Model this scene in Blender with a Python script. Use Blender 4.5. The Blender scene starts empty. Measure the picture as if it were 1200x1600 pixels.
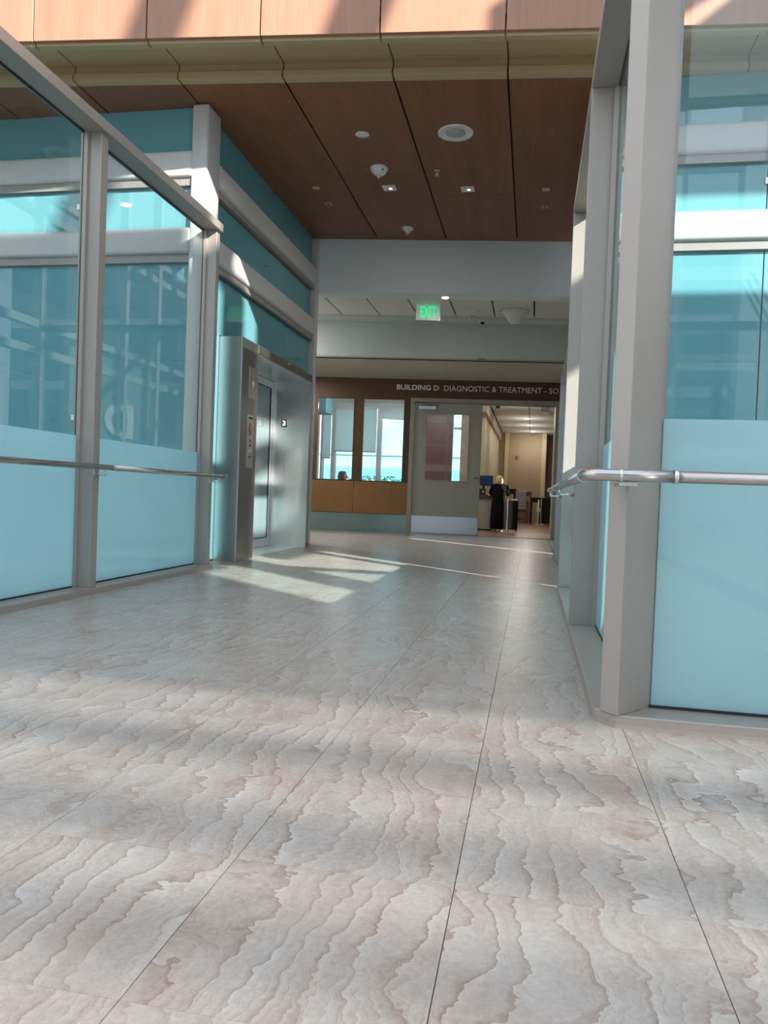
import bpy, bmesh, math, random
from mathutils import Vector, Matrix, Euler
random.seed(7)
sc = bpy.context.scene
COL = sc.collection

# ------------------------------------------------------------------ camera
cam_d = bpy.data.cameras.new('camera'); cam = bpy.data.objects.new('camera', cam_d); COL.objects.link(cam)
PITCH, YAW, ROLL, H = -0.02365554, 0.19132239, 0.03781293, 0.738
_F = Vector((-math.sin(YAW)*math.cos(PITCH), math.cos(YAW)*math.cos(PITCH), math.sin(PITCH)))
_R0 = Vector((math.cos(YAW), math.sin(YAW), 0)); _U0 = _R0.cross(_F)
_R = _R0*math.cos(ROLL) + _U0*math.sin(ROLL); _U = -_R0*math.sin(ROLL) + _U0*math.cos(ROLL)
M_ = Matrix((( _R.x, _U.x, -_F.x, 0), (_R.y, _U.y, -_F.y, 0), (_R.z, _U.z, -_F.z, H), (0, 0, 0, 1)))
cam.matrix_world = M_
cam_d.sensor_fit = 'VERTICAL'; cam_d.sensor_height = 32.0; cam_d.lens = 1186.92/1600*32.0
cam_d.clip_start = 0.05; cam_d.clip_end = 400
sc.camera = cam

# ------------------------------------------------------------------ world, sun, exposure
w = bpy.data.worlds.new('world'); sc.world = w; w.use_nodes = True
bg = w.node_tree.nodes['Background']; bg.inputs[0].default_value = (0.78, 0.88, 1.0, 1); bg.inputs[1].default_value = 2.0
sun_d = bpy.data.lights.new('sun', 'SUN'); sun = bpy.data.objects.new('sun', sun_d); COL.objects.link(sun)
sun_d.energy = 11.5; sun_d.angle = 0.012; sun_d.color = (1.0, 0.93, 0.84)
SUN = Vector((-.75, .66, -.475)).normalized()
sun.rotation_euler = SUN.to_track_quat('-Z', 'Y').to_euler(); sun.location = (8, -6, 9)
vs = sc.view_settings
vs.view_transform = 'Standard'; vs.look = 'None'; vs.gamma = 1.0; vs.use_curve_mapping = False; vs.exposure = 0.08
sc.cycles.max_bounces = 10; sc.cycles.diffuse_bounces = 5; sc.cycles.transparent_max_bounces = 12
sc.cycles.caustics_reflective = False; sc.cycles.caustics_refractive = False
sc.cycles.sample_clamp_indirect = 6.0

# ------------------------------------------------------------------ materials
def newmat(name):
    m = bpy.data.materials.new(name); m.use_nodes = True
    n = m.node_tree.nodes; l = m.node_tree.links
    return m, n, l, n['Principled BSDF'], n['Material Output']
def nd(n, t, **kw):
    x = n.new(t)
    for k, v in kw.items(): setattr(x, k, v)
    return x
def plain(name, col, rough=.6, metal=0, bump=.0, scale=60, var=.06, spec=.5, emit=None):
    m, n, l, p, o = newmat(name)
    tc = nd(n, 'ShaderNodeTexCoord'); nz = nd(n, 'ShaderNodeTexNoise'); nz.inputs['Scale'].default_value = scale; nz.inputs['Detail'].default_value = 4
    l.new(tc.outputs['Object'], nz.inputs['Vector'])
    mr = nd(n, 'ShaderNodeMapRange'); mr.inputs[3].default_value = 1-var; mr.inputs[4].default_value = 1+var
    l.new(nz.outputs[0], mr.inputs[0])
    mx = nd(n, 'ShaderNodeVectorMath', operation='SCALE'); mx.inputs[0].default_value = col; l.new(mr.outputs[0], mx.inputs['Scale'])
    l.new(mx.outputs[0], p.inputs['Base Color'])
    p.inputs['Roughness'].default_value = rough; p.inputs['Metallic'].default_value = metal; p.inputs['Specular IOR Level'].default_value = spec
    if bump:
        b = nd(n, 'ShaderNodeBump'); b.inputs['Strength'].default_value = bump; b.inputs['Distance'].default_value = .002
        l.new(nz.outputs[0], b.inputs['Height']); l.new(b.outputs[0], p.inputs['Normal'])
    if emit:
        p.inputs['Emission Color'].default_value = (*emit[0], 1); p.inputs['Emission Strength'].default_value = emit[1]
    return m
def brushed(name, col, rough, metal, axis='Z', amt=.10):
    m, n, l, p, o = newmat(name)
    tc = nd(n, 'ShaderNodeTexCoord'); mp = nd(n, 'ShaderNodeMapping'); l.new(tc.outputs['Object'], mp.inputs[0])
    s = {'Z': (160, 160, 1.2), 'Y': (160, 1.2, 160), 'X': (1.2, 160, 160)}[axis]
    mp.inputs['Scale'].default_value = s
    nz = nd(n, 'ShaderNodeTexNoise'); nz.inputs['Scale'].default_value = 1; nz.inputs['Detail'].default_value = 3; l.new(mp.outputs[0], nz.inputs['Vector'])
    mr = nd(n, 'ShaderNodeMapRange'); mr.inputs[3].default_value = rough-amt; mr.inputs[4].default_value = rough+amt
    l.new(nz.outputs[0], mr.inputs[0]); l.new(mr.outputs[0], p.inputs['Roughness'])
    p.inputs['Base Color'].default_value = (*col, 1); p.inputs['Metallic'].default_value = metal
    return m
def wood(name, c0, c1, grain='Y', rough=.42, scale=1.0):
    m, n, l, p, o = newmat(name)
    tc = nd(n, 'ShaderNodeTexCoord'); oi = nd(n, 'ShaderNodeObjectInfo')
    ad = nd(n, 'ShaderNodeVectorMath', operation='MULTIPLY_ADD'); ad.inputs[1].default_value = (1, 1, 1)
    cb = nd(n, 'ShaderNodeCombineXYZ')
    mm = nd(n, 'ShaderNodeMath', operation='MULTIPLY'); mm.inputs[1].default_value = 37.0; l.new(oi.outputs['Random'], mm.inputs[0])
    for i in range(3): l.new(mm.outputs[0], cb.inputs[i])
    l.new(tc.outputs['Object'], ad.inputs[0]); l.new(cb.outputs[0], ad.inputs[2])
    mp = nd(n, 'ShaderNodeMapping'); l.new(ad.outputs[0], mp.inputs[0])
    g = {'Y': (90, 1.6, 90), 'Z': (90, 90, 1.6), 'X': (1.6, 90, 90)}[grain]
    mp.inputs['Scale'].default_value = [v*scale for v in g]
    nz = nd(n, 'ShaderNodeTexNoise'); nz.inputs['Scale'].default_value = 1; nz.inputs['Detail'].default_value = 6; nz.inputs['Distortion'].default_value = .35
    l.new(mp.outputs[0], nz.inputs['Vector'])
    mp2 = nd(n, 'ShaderNodeMapping'); l.new(ad.outputs[0], mp2.inputs[0])
    g2 = {'Y': (7, .5, 7), 'Z': (7, 7, .5), 'X': (.5, 7, 7)}[grain]; mp2.inputs['Scale'].default_value = g2
    n2 = nd(n, 'ShaderNodeTexNoise'); n2.inputs['Scale'].default_value = 1; n2.inputs['Detail'].default_value = 3; l.new(mp2.outputs[0], n2.inputs['Vector'])
    a = nd(n, 'ShaderNodeMath', operation='MULTIPLY_ADD'); a.inputs[1].default_value = .45; l.new(n2.outputs[0], a.inputs[0])
    b_ = nd(n, 'ShaderNodeMath', operation='MULTIPLY'); b_.inputs[1].default_value = .55; l.new(nz.outputs[0], b_.inputs[0]); l.new(b_.outputs[0], a.inputs[2])
    cr = nd(n, 'ShaderNodeValToRGB'); cr.color_ramp.elements[0].position = .3; cr.color_ramp.elements[1].position = .7
    cr.color_ramp.elements[0].color = (*c0, 1); cr.color_ramp.elements[1].color = (*c1, 1)
    l.new(a.outputs[0], cr.inputs[0]); l.new(cr.outputs[0], p.inputs['Base Color'])
    p.inputs['Roughness'].default_value = rough
    return m
def clearglass(name, tint=(.935, .985, .985), ior=1.5):
    m, n, l, p, o = newmat(name); n.remove(p)
    t = nd(n, 'ShaderNodeBsdfTransparent'); t.inputs[0].default_value = (*tint, 1)
    g = nd(n, 'ShaderNodeBsdfGlossy'); g.inputs['Roughness'].default_value = .0; g.inputs[0].default_value = (.95, 1, 1, 1)
    lw = nd(n, 'ShaderNodeLayerWeight'); lw.inputs[0].default_value = .5
    pw = nd(n, 'ShaderNodeMath', operation='POWER'); pw.inputs[1].default_value = 4.0; l.new(lw.outputs['Facing'], pw.inputs[0])
    f = nd(n, 'ShaderNodeMapRange'); f.inputs[3].default_value = .035; f.inputs[4].default_value = .6; l.new(pw.outputs[0], f.inputs[0])
    mx = nd(n, 'ShaderNodeMixShader'); l.new(f.outputs[0], mx.inputs[0]); l.new(t.outputs[0], mx.inputs[1]); l.new(g.outputs[0], mx.inputs[2]); l.new(mx.outputs[0], o.inputs[0])
    return m
def frosted(name, col=(.66, .93, .98), trans=.6, gloss=.045, tint=None, rgh=.03):
    m, n, l, p, o = newmat(name); n.remove(p)
    tc = nd(n, 'ShaderNodeTexCoord'); nz = nd(n, 'ShaderNodeTexNoise'); nz.inputs['Scale'].default_value = 2.0; l.new(tc.outputs['Object'], nz.inputs['Vector'])
    mr = nd(n, 'ShaderNodeMapRange'); mr.inputs[3].default_value = .96; mr.inputs[4].default_value = 1.04; l.new(nz.outputs[0], mr.inputs[0])
    sc1 = nd(n, 'ShaderNodeVectorMath', operation='SCALE'); sc1.inputs[0].default_value = col; l.new(mr.outputs[0], sc1.inputs['Scale'])
    d = nd(n, 'ShaderNodeBsdfDiffuse'); l.new(sc1.outputs[0], d.inputs[0])
    t = nd(n, 'ShaderNodeBsdfTranslucent'); l.new(sc1.outputs[0], t.inputs[0])
    m1 = nd(n, 'ShaderNodeMixShader'); m1.inputs[0].default_value = trans; l.new(d.outputs[0], m1.inputs[1]); l.new(t.outputs[0], m1.inputs[2])
    g = nd(n, 'ShaderNodeBsdfGlossy'); g.inputs['Roughness'].default_value = rgh
    lw = nd(n, 'ShaderNodeLayerWeight'); lw.inputs[0].default_value = .5
    pw = nd(n, 'ShaderNodeMath', operation='POWER'); pw.inputs[1].default_value = 4.0; l.new(lw.outputs['Facing'], pw.inputs[0])
    f = nd(n, 'ShaderNodeMapRange'); f.inputs[3].default_value = gloss; f.inputs[4].default_value = .65; l.new(pw.outputs[0], f.inputs[0])
    m2 = nd(n, 'ShaderNodeMixShader'); l.new(f.outputs[0], m2.inputs[0]); l.new(m1.outputs[0], m2.inputs[1]); l.new(g.outputs[0], m2.inputs[2]); l.new(m2.outputs[0], o.inputs[0])
    return m
def milk(name, straight):     # translucent glazing added to shape the light: diffuses the sun, lets a little straight through
    m, n, l, p, o = newmat(name); n.remove(p)
    d = nd(n, 'ShaderNodeBsdfDiffuse'); d.inputs[0].default_value = (.75, .78, .78, 1)
    t = nd(n, 'ShaderNodeBsdfTranslucent'); t.inputs[0].default_value = (.80, .84, .86, 1)
    m1 = nd(n, 'ShaderNodeMixShader'); m1.inputs[0].default_value = .5; l.new(d.outputs[0], m1.inputs[1]); l.new(t.outputs[0], m1.inputs[2])
    tr = nd(n, 'ShaderNodeBsdfTransparent'); m2 = nd(n, 'ShaderNodeMixShader'); m2.inputs[0].default_value = straight
    l.new(m1.outputs[0], m2.inputs[1]); l.new(tr.outputs[0], m2.inputs[2]); l.new(m2.outputs[0], o.inputs[0]); return m
def stone():
    m, n, l, p, o = newmat('travertine_tile')
    geo = nd(n, 'ShaderNodeNewGeometry'); oi = nd(n, 'ShaderNodeObjectInfo')
    mm = nd(n, 'ShaderNodeMath', operation='MULTIPLY'); mm.inputs[1].default_value = 61.0; l.new(oi.outputs['Random'], mm.inputs[0])
    cb = nd(n, 'ShaderNodeCombineXYZ'); l.new(mm.outputs[0], cb.inputs[0]); l.new(mm.outputs[0], cb.inputs[1])
    pos = nd(n, 'ShaderNodeVectorMath', operation='ADD'); l.new(geo.outputs['Position'], pos.inputs[0]); l.new(cb.outputs[0], pos.inputs[1])
    def noise(scale, vec, detail=3, rough=.5):
        mp = nd(n, 'ShaderNodeMapping'); mp.inputs['Scale'].default_value = vec; l.new(pos.outputs[0], mp.inputs[0])
        z = nd(n, 'ShaderNodeTexNoise'); z.inputs['Scale'].default_value = scale; z.inputs['Detail'].default_value = detail; z.inputs['Roughness'].default_value = rough
        l.new(mp.outputs[0], z.inputs['Vector']); return z.outputs[0]
    def math_(op, a, b, c=None):
        x = nd(n, 'ShaderNodeMath', operation=op)
        for i, v in enumerate((a, b, c)):
            if v is None: continue
            if isinstance(v, (int, float)): x.inputs[i].default_value = v
            else: l.new(v, x.inputs[i])
        return x.outputs[0]
    sx = nd(n, 'ShaderNodeSeparateXYZ'); l.new(pos.outputs[0], sx.inputs[0])
    n1 = noise(1.0, (2.6, 1.1, 1), 2); n2 = noise(1.0, (8, 11, 1), 3, .6); n3 = noise(1.0, (45, 50, 1), 3, .6); n5 = noise(1., (1.3, 1.1, 1), 1)
    s = math_('MULTIPLY_ADD', n1, 7.0, math_('MULTIPLY', sx.outputs[0], 12.0))
    s = math_('MULTIPLY_ADD', n2, 1.45, s); s = math_('MULTIPLY_ADD', n3, .22, s)
    def ramp(v, stops):
        cr = nd(n, 'ShaderNodeValToRGB'); e = cr.color_ramp.elements
        e[0].position = stops[0][0]; e[0].color = (*stops[0][1], 1); e[1].position = stops[-1][0]; e[1].color = (*stops[-1][1], 1)
        for q, c in stops[1:-1]: x = e.new(q); x.color = (*c, 1)
        l.new(v, cr.inputs[0]); return cr.outputs[0]
    def mix(f, a, b, mode='MIX'):
        x = nd(n, 'ShaderNodeMix', data_type='RGBA', blend_type=mode)
        for k, v in ((0, f), (6, a), (7, b)):
            if isinstance(v, tuple): x.inputs[k].default_value = (*v, 1)
            elif isinstance(v, (int, float)): x.inputs[k].default_value = v
            else: l.new(v, x.inputs[k])
        return x.outputs[2]
    def rng(v, a, b, c=0., d=1.):
        x = nd(n, 'ShaderNodeMapRange'); x.inputs[1].default_value = a; x.inputs[2].default_value = b; x.inputs[3].default_value = c; x.inputs[4].default_value = d; l.new(v, x.inputs[0]); return x.outputs[0]
    nb = noise(1., (4.5, 2.6, 1), 4, .6); nc = noise(1., (13, 8, 1), 4, .65); n7 = noise(1., (2.3, 1.5, 1), 2); n8 = noise(1., (3.1, 1.9, 1.7), 2); n6 = noise(1., (75, 75, 1), 3, .7)
    base = mix(rng(nb, .38, .62), (.50, .475, .445), (.435, .372, .330))
    base = mix(rng(nc, .45, .68, 0, .55), base, (.54, .52, .495))
    fr = math_('FRACT', s, 0)
    main = ramp(fr, [(0, (1.20, 1.20, 1.19)), (.10, (1.12, 1.12, 1.12)), (.35, (1, 1, 1)), (.78, (.98, .96, .95)), (.94, (.80, .73, .69)), (.985, (.66, .57, .52)), (1, (.70, .62, .58))])
    base = mix(rng(n7, .34, .55, .25, 1.), base, mix(1., base, main, 'MULTIPLY'))
    s2 = math_('MULTIPLY_ADD', s, 2.6, math_('MULTIPLY', n8, 5.0))
    fine = ramp(math_('FRACT', s2, 0), [(0, (1.07, 1.07, 1.07)), (.3, (1.0, 1.0, 1.0)), (.85, (.95, .93, .92)), (.96, (.82, .78, .755)), (1, (.92, .90, .89))])
    base = mix(rng(n8, .35, .62, .1, 1.), base, mix(1., base, fine, 'MULTIPLY'))
    s3 = math_('MULTIPLY_ADD', s, 6.2, math_('MULTIPLY', nb, 3.0))
    fine2 = ramp(math_('FRACT', s3, 0), [(0, (1.04, 1.04, 1.04)), (.7, (.98, .975, .97)), (.95, (.89, .87, .86)), (1, (.97, .96, .96))])
    base = mix(rng(nc, .35, .6, .9, .1), base, mix(1., base, fine2, 'MULTIPLY'))
    fin = nd(n, 'ShaderNodeVectorMath', operation='SCALE'); l.new(base, fin.inputs[0]); l.new(rng(n6, .3, .7, .765, .95), fin.inputs['Scale'])
    l.new(fin.outputs[0], p.inputs['Base Color'])
    rr = nd(n, 'ShaderNodeMapRange'); rr.inputs[3].default_value = .24; rr.inputs[4].default_value = .40; l.new(n2, rr.inputs[0]); l.new(rr.outputs[0], p.inputs['Roughness'])
    b = nd(n, 'ShaderNodeBump'); b.inputs['Strength'].default_value = .04; b.inputs['Distance'].default_value = .002; l.new(n3, b.inputs['Height']); l.new(b.outputs[0], p.inputs['Normal'])
    p.inputs['Specular IOR Level'].default_value = .5
    return m

M = {}
M['stone'] = stone()
M['joint'] = plain('floor_joint', (.10, .085, .07), .8)
M['metal'] = brushed('champagne_aluminium', (.41, .37, .338), .42, .35, 'Z', .04)
M['metalY'] = brushed('champagne_aluminium_rail', (.41, .37, .338), .42, .35, 'Y', .04)
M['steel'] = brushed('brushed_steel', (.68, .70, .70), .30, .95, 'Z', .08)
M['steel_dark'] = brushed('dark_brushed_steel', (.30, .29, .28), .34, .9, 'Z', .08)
M['rail'] = brushed('handrail_steel', (.50, .49, .48), .26, .95, 'X', .06)
M['railY'] = brushed('handrail_steel_long', (.50, .49, .48), .26, .95, 'Y', .06)
M['tube'] = plain('grey_painted_frame', (.56, .56, .555), .38, 0, .0, 20, .02)
M['tube2'] = plain('taupe_painted_frame', (.30, .28, .265), .45, .2, 0, 20, .02)
M['gasket'] = plain('black_gasket', (.012, .016, .018), .5)
M['milk'] = milk('sun_filter_glazing', .28); M['milkdense'] = milk('sun_block_glazing', 0)
M['clear'] = clearglass('clear_glass'); M['neutral'] = clearglass('neutral_window_glass', (.98, .985, .98))
M['frost'] = frosted('frosted_glass')
M['teal'] = frosted('teal_glass', (.15, .40, .455), .12, .085, rgh=.0)
M['wood'] = wood('walnut_ceiling_panel', (.17, .062, .024), (.29, .12, .052), 'Y')
M['woodF'] = wood('cherry_fascia_panel', (.32, .16, .10), (.41, .225, .15), 'Z')
M['woodW'] = wood('oak_wall_panel', (.26, .115, .030), (.34, .165, .05), 'Z', .4)
M['woodS'] = wood('brown_sign_panel', (.09, .042, .014), (.115, .055, .020), 'X', .62)
M['cream'] = plain('tan_cove_paint', (.45, .35, .20), .5, 0, 0, 8, .03)
M['black'] = plain('black', (.008, .007, .007), .55, spec=.3)
M['white'] = plain('white_plastic', (.80, .80, .78), .35)
M['wallwhite'] = plain('white_wall_paint', (.72, .78, .80), .7, 0, .05, 200, .02)
M['wallgrey'] = plain('pale_grey_wall_paint', (.55, .58, .55), .7, 0, .05, 200, .02)
M['soffit'] = plain('cream_soffit_paint', (.52, .50, .40), .7, 0, .05, 200, .02)
M['tileceil'] = plain('acoustic_ceiling_panel', (.66, .66, .62), .85, 0, .1, 300, .03)
M['tan'] = plain('tan_wall_paint', (.42, .33, .22), .7, 0, .05, 200, .02)
M['yellow'] = plain('pale_yellow_wall_paint', (.60, .54, .36), .7, 0, .05, 200, .02)
M['door'] = plain('grey_green_door_paint', (.40, .40, .34), .5, 0, .0, 40, .02)
M['frame'] = plain('putty_frame_paint', (.36, .35, .28), .45, 0, .0, 40, .02)
M['red'] = plain('red_plastic', (.45, .02, .02), .4)
M['redlabel'] = plain('red_sign_ink', (.55, .10, .06), .5)
M['beige'] = plain('beige_plastic', (.55, .50, .36), .5)
M['concrete'] = plain('pale_render', (.55, .55, .54), .8)
M['lens'] = plain('downlight_lens', (.9, .9, .85), .4, emit=((1, .93, .8), 3.0))
M['lamp'] = plain('lit_downlight_lens', (.9, .9, .85), .4, emit=((1, .93, .82), 9.0))
M['exitw'] = plain('exit_face', (.7, .78, .78), .4, emit=((.75, .95, .92), .12))
M['exitg'] = plain('exit_green_letter', (.02, .6, .18), .4, emit=((.03, .9, .28), .75))
M['letter'] = plain('white_metal_letter', (.88, .88, .86), .5)
M['shade'] = frosted('roller_shade_fabric', (.90, .89, .85), .7, 0)
M['blackcloth'] = plain('black_cloth', (.006, .005, .006), .95, 0, .0, 120, .2, .15)
M['skin'] = plain('skin', (.50, .30, .21), .5)
M['blonde'] = plain('blonde_hair', (.62, .44, .20), .6, 0, .5, 60, .3)
M['brownhair'] = plain('dark_hair', (.05, .03, .025), .6, 0, .5, 60, .3)
M['deskside'] = plain('beige_desk_laminate', (.42, .36, .28), .5)
M['cherry'] = wood('dark_cherry_wood', (.10, .028, .018), (.17, .05, .03), 'X', .4)
M['screen'] = plain('lit_monitor_screen', (.01, .015, .04), .3, emit=((.02, .05, .2), .12))
M['purple'] = plain('lavender_upholstery', (.30, .27, .36), .85, 0, .3, 90, .35)
M['carpet'] = wood('orange_wood_floor', (.27, .15, .09), (.34, .19, .11), 'X', .35, .3)
M['leaf'] = plain('shrub_leaf', (.05, .13, .09), .7, 0, 0, 9, .4)
M['flower'] = plain('salmon_flower', (.65, .40, .22), .7)
M['bldg'] = plain('pale_blue_cladding', (.40, .62, .72), .7)
M['bldgwhite'] = plain('white_cladding', (.78, .82, .88), .7); M['bldgoff'] = plain('grey_office_facade', (.22, .27, .30), .7)
M['bldgdark'] = plain('teal_hoarding', (.08, .22, .26), .7)
M['asphalt'] = plain('asphalt', (.16, .17, .17), .9)
M['navy'] = plain('navy_plate', (.015, .018, .025), .4)

# ------------------------------------------------------------------ helpers
class MB:
    def __init__(s): s.v = []; s.f = []; s.smooth = set()
    def quad(s, *pts):
        i = len(s.v); s.v += [tuple(p) for p in pts]; s.f.append(tuple(range(i, i+len(pts)))); return s
    def prism(s, poly, z0, z1):
        i = len(s.v); k = len(poly)
        s.v += [(x, y, z0) for x, y in poly] + [(x, y, z1) for x, y in poly]
        s.f.append(tuple(range(i+k-1, i-1, -1))); s.f.append(tuple(range(i+k, i+2*k)))
        for j in range(k): a = i+j; b = i+(j+1) % k; s.f.append((a, b, b+k, a+k))
        return s
    def box(s, x0, x1, y0, y1, z0, z1):
        return s.prism([(x0, y0), (x1, y0), (x1, y1), (x0, y1)], z0, z1)
    def hexa(s, b, t):      # bottom 4 points, top 4 points
        i = len(s.v); s.v += [tuple(p) for p in b] + [tuple(p) for p in t]
        s.f += [(i+3, i+2, i+1, i), (i+4, i+5, i+6, i+7)] + [(i+j, i+(j+1) % 4, i+4+(j+1) % 4, i+4+j) for j in range(4)]
        return s
    def tube(s, a, b, r, seg=20, r2=None, caps=True):
        a = Vector(a); b = Vector(b); r2 = r if r2 is None else r2
        d = (b-a).normalized(); u = d.orthogonal().normalized(); v = d.cross(u); i = len(s.v)
        for c, rr in ((a, r), (b, r2)):
            for k in range(seg):
                t = 2*math.pi*k/seg; s.v.append(tuple(c + (u*math.cos(t)+v*math.sin(t))*rr))
        for k in range(seg):
            q = (k+1) % seg; s.f.append((i+k, i+q, i+seg+q, i+seg+k)); s.smooth.add(len(s.f)-1)
        if caps: s.f.append(tuple(range(i+seg-1, i-1, -1))); s.f.append(tuple(range(i+seg, i+2*seg)))
        return s
    def path(s, pts, r, seg=18):
        pts = [Vector(p) for p in pts]; rings = []
        for k, p in enumerate(pts):
            d = (pts[min(k+1, len(pts)-1)] - pts[max(k-1, 0)]).normalized()
            u = d.cross(Vector((0, 0, 1)))
            u = u.normalized() if u.length > .01 else Vector((1, 0, 0)); v = d.cross(u)
            i = len(s.v); rings.append(i)
            rr = r[k] if isinstance(r, (list, tuple)) else r
            for j in range(seg):
                t = 2*math.pi*j/seg; s.v.append(tuple(p + (u*math.cos(t)+v*math.sin(t))*rr))
        for a, b in zip(rings, rings[1:]):
            for j in range(seg):
                q = (j+1) % seg; s.f.append((a+j, a+q, b+q, b+j)); s.smooth.add(len(s.f)-1)
        a = rings[0]; s.f.append(tuple(range(a+seg-1, a-1, -1))); a = rings[-1]; s.f.append(tuple(range(a, a+seg)))
        return s
    def lathe(s, prof, c=(0, 0, 0), seg=28):    # prof: (r, z) list
        rings = []
        for r, z in prof:
            i = len(s.v); rings.append(i)
            for j in range(seg):
                t = 2*math.pi*j/seg; s.v.append((c[0]+r*math.cos(t), c[1]+r*math.sin(t), c[2]+z))
        for a, b in zip(rings, rings[1:]):
            for j in range(seg):
                q = (j+1) % seg; s.f.append((a+j, a+q, b+q, b+j)); s.smooth.add(len(s.f)-1)
        a = rings[0]; s.f.append(tuple(range(a+seg-1, a-1, -1))); a = rings[-1]; s.f.append(tuple(range(a, a+seg)))
        return s
    def ball(s, c, rx, ry, rz, seg=16, rings=10):
        base = len(s.v)
        for a in range(rings+1):
            ph = math.pi*a/rings
            for j in range(seg):
                t = 2*math.pi*j/seg; s.v.append((c[0]+rx*math.sin(ph)*math.cos(t), c[1]+ry*math.sin(ph)*math.sin(t), c[2]+rz*math.cos(ph)))
        for a in range(rings):
            for j in range(seg):
                q = (j+1) % seg; s.f.append((base+a*seg+j, base+(a+1)*seg+j, base+(a+1)*seg+q, base+a*seg+q)); s.smooth.add(len(s.f)-1)
        return s
    def mesh(s, name, m, bevel=0, bseg=2):
        me = bpy.data.meshes.new(name); me.from_pydata(s.v, [], s.f); me.update()
        for k in s.smooth: me.polygons[k].use_smooth = True
        bm = bmesh.new(); bm.from_mesh(me)
        if bevel:
            bmesh.ops.bevel(bm, geom=[e for e in bm.edges if e.calc_face_angle(0) > .5], offset=bevel, segments=bseg, affect='EDGES', profile=.5)
        bmesh.ops.recalc_face_normals(bm, faces=bm.faces); bm.to_mesh(me); bm.free()
        if bevel and bseg > 2:
            for p in me.polygons: p.use_smooth = True
            try: me.set_sharp_from_angle(angle=math.radians(30))
            except Exception: pass
        me.materials.append(m); return me
    def build(s, name, mat, parent=None, bevel=0, bseg=2, local=False, label=None, kind=None):
        me = s.mesh(name, M[mat] if isinstance(mat, str) else mat, bevel, bseg)
        o = bpy.data.objects.new(name, me); COL.objects.link(o)
        if parent is not None: attach(o, parent, local)
        if label: o['label'] = label
        if kind: o['kind'] = kind
        return o
MW = {}
def attach(o, parent, local=False):
    o.parent = parent
    if not local:
        o.matrix_parent_inverse = wm(parent).inverted()
def wm(o):
    m = Matrix.LocRotScale(o.location, o.rotation_euler, o.scale)
    if o.parent is not None: return wm(o.parent) @ o.matrix_parent_inverse @ m
    return m
def thing(name, label, cat, loc=(0, 0, 0), rz=0, group=None):
    o = bpy.data.objects.new(name, None); COL.objects.link(o); o.location = loc; o.rotation_euler = (0, 0, rz); o.empty_display_size = .2
    o['label'] = label; o['category'] = cat
    if group: o['group'] = group
    return o
def tag(o, label, cat, group=None):
    o['label'] = label; o['category'] = cat
    if group: o['group'] = group
    return o
def struct(name, loc=(0, 0, 0), rz=0, label=None, cat=None):
    o = bpy.data.objects.new(name, None); COL.objects.link(o); o.location = loc; o.rotation_euler = (0, 0, rz); o['kind'] = 'structure'
    o['label'] = label or name; o['category'] = cat or name.split('_')[0]
    return o
def sbuild(mb, name, mat, label, cat=None, **k):
    o = mb.build(name, mat, **k); o['kind'] = 'structure'; o['label'] = label; o['category'] = cat or name.split('_')[0]; return o
def copy_tree(o, loc, label, parent=None):
    c = o.copy(); COL.objects.link(c)
    if parent is None: c.location = loc; c['label'] = label
    else: c.parent = parent
    for ch in [x for x in COL.objects if x.parent == o]: copy_tree(ch, None, None, c)
    return c
def text_obj(name, body, size_h, width, mat, parent, M4, bold=0, depth=.01, label=None):
    cu = bpy.data.curves.new(name, 'FONT'); cu.body = body; cu.size = 1; cu.extrude = .5; cu.offset = bold; cu.resolution_u = 3
    o = bpy.data.objects.new(name, cu); COL.objects.link(o)
    bpy.context.view_layer.update()
    me = bpy.data.meshes.new_from_object(o.evaluated_get(bpy.context.evaluated_depsgraph_get()))
    COL.objects.unlink(o); bpy.data.objects.remove(o)
    xs = [v.co.x for v in me.vertices]; ys = [v.co.y for v in me.vertices]
    sx = width/(max(xs)-min(xs)); sy = size_h/(max(ys)-min(ys))
    for v in me.vertices:
        v.co = M4 @ Vector(((v.co.x-min(xs))*sx, (v.co.y-min(ys))*sy, v.co.z*depth))
    me.materials.clear(); me.materials.append(M[mat]); me.name = name
    o = bpy.data.objects.new(name, me); COL.objects.link(o)
    if parent is not None: attach(o, parent, True)
    if label: o['label'] = label
    return o
def facing(origin, right, up):   # matrix placing text plane
    r = Vector(right).normalized(); u = Vector(up).normalized(); n = r.cross(u); o = Vector(origin)
    return Matrix(((r.x, u.x, n.x, o.x), (r.y, u.y, n.y, o.y), (r.z, u.z, n.z, o.z), (0, 0, 0, 1)))

# ------------------------------------------------------------------ floor
fl = struct('floor', label='stone patterned floor of square vinyl tiles')
MB().box(-9, 5, -8, 16, -.12, -.004).build('subfloor', 'joint', fl)
PT = .4365
tm = MB().box(.0007, PT-.0011, .0003, PT-.0004, -.004, 0).mesh('tile', M['stone'])
for j in range(-2, 30):
    for k in range(-10, 4):
        x = -.113+PT*k; y = 1.42+PT*j
        if y > 2.6 and x > .25: continue
        if y < 10.3 and x < -3.2: continue
        if y < 2.2 and x < -1.9: continue
        if y > 9 and x > .45: continue
        t = bpy.data.objects.new('tile', tm); COL.objects.link(t); t.parent = fl; t.location = (x, y, 0)
MB().box(-9, -3.17, -8, 10.31, -.004, 0).box(-3.17, 2.0, -8, .547, -.004, 0).box(-3.17, -1.86, .547, 2.293, -.004, 0).box(-6, -4.48, 10.31, 14.6, -.004, 0).box(.33, 5, 2.73, 14.4, -.004, 0).box(1.64, 5, -8, 2.73, -.004, 0).build('far_floor', 'stone', fl)

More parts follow.
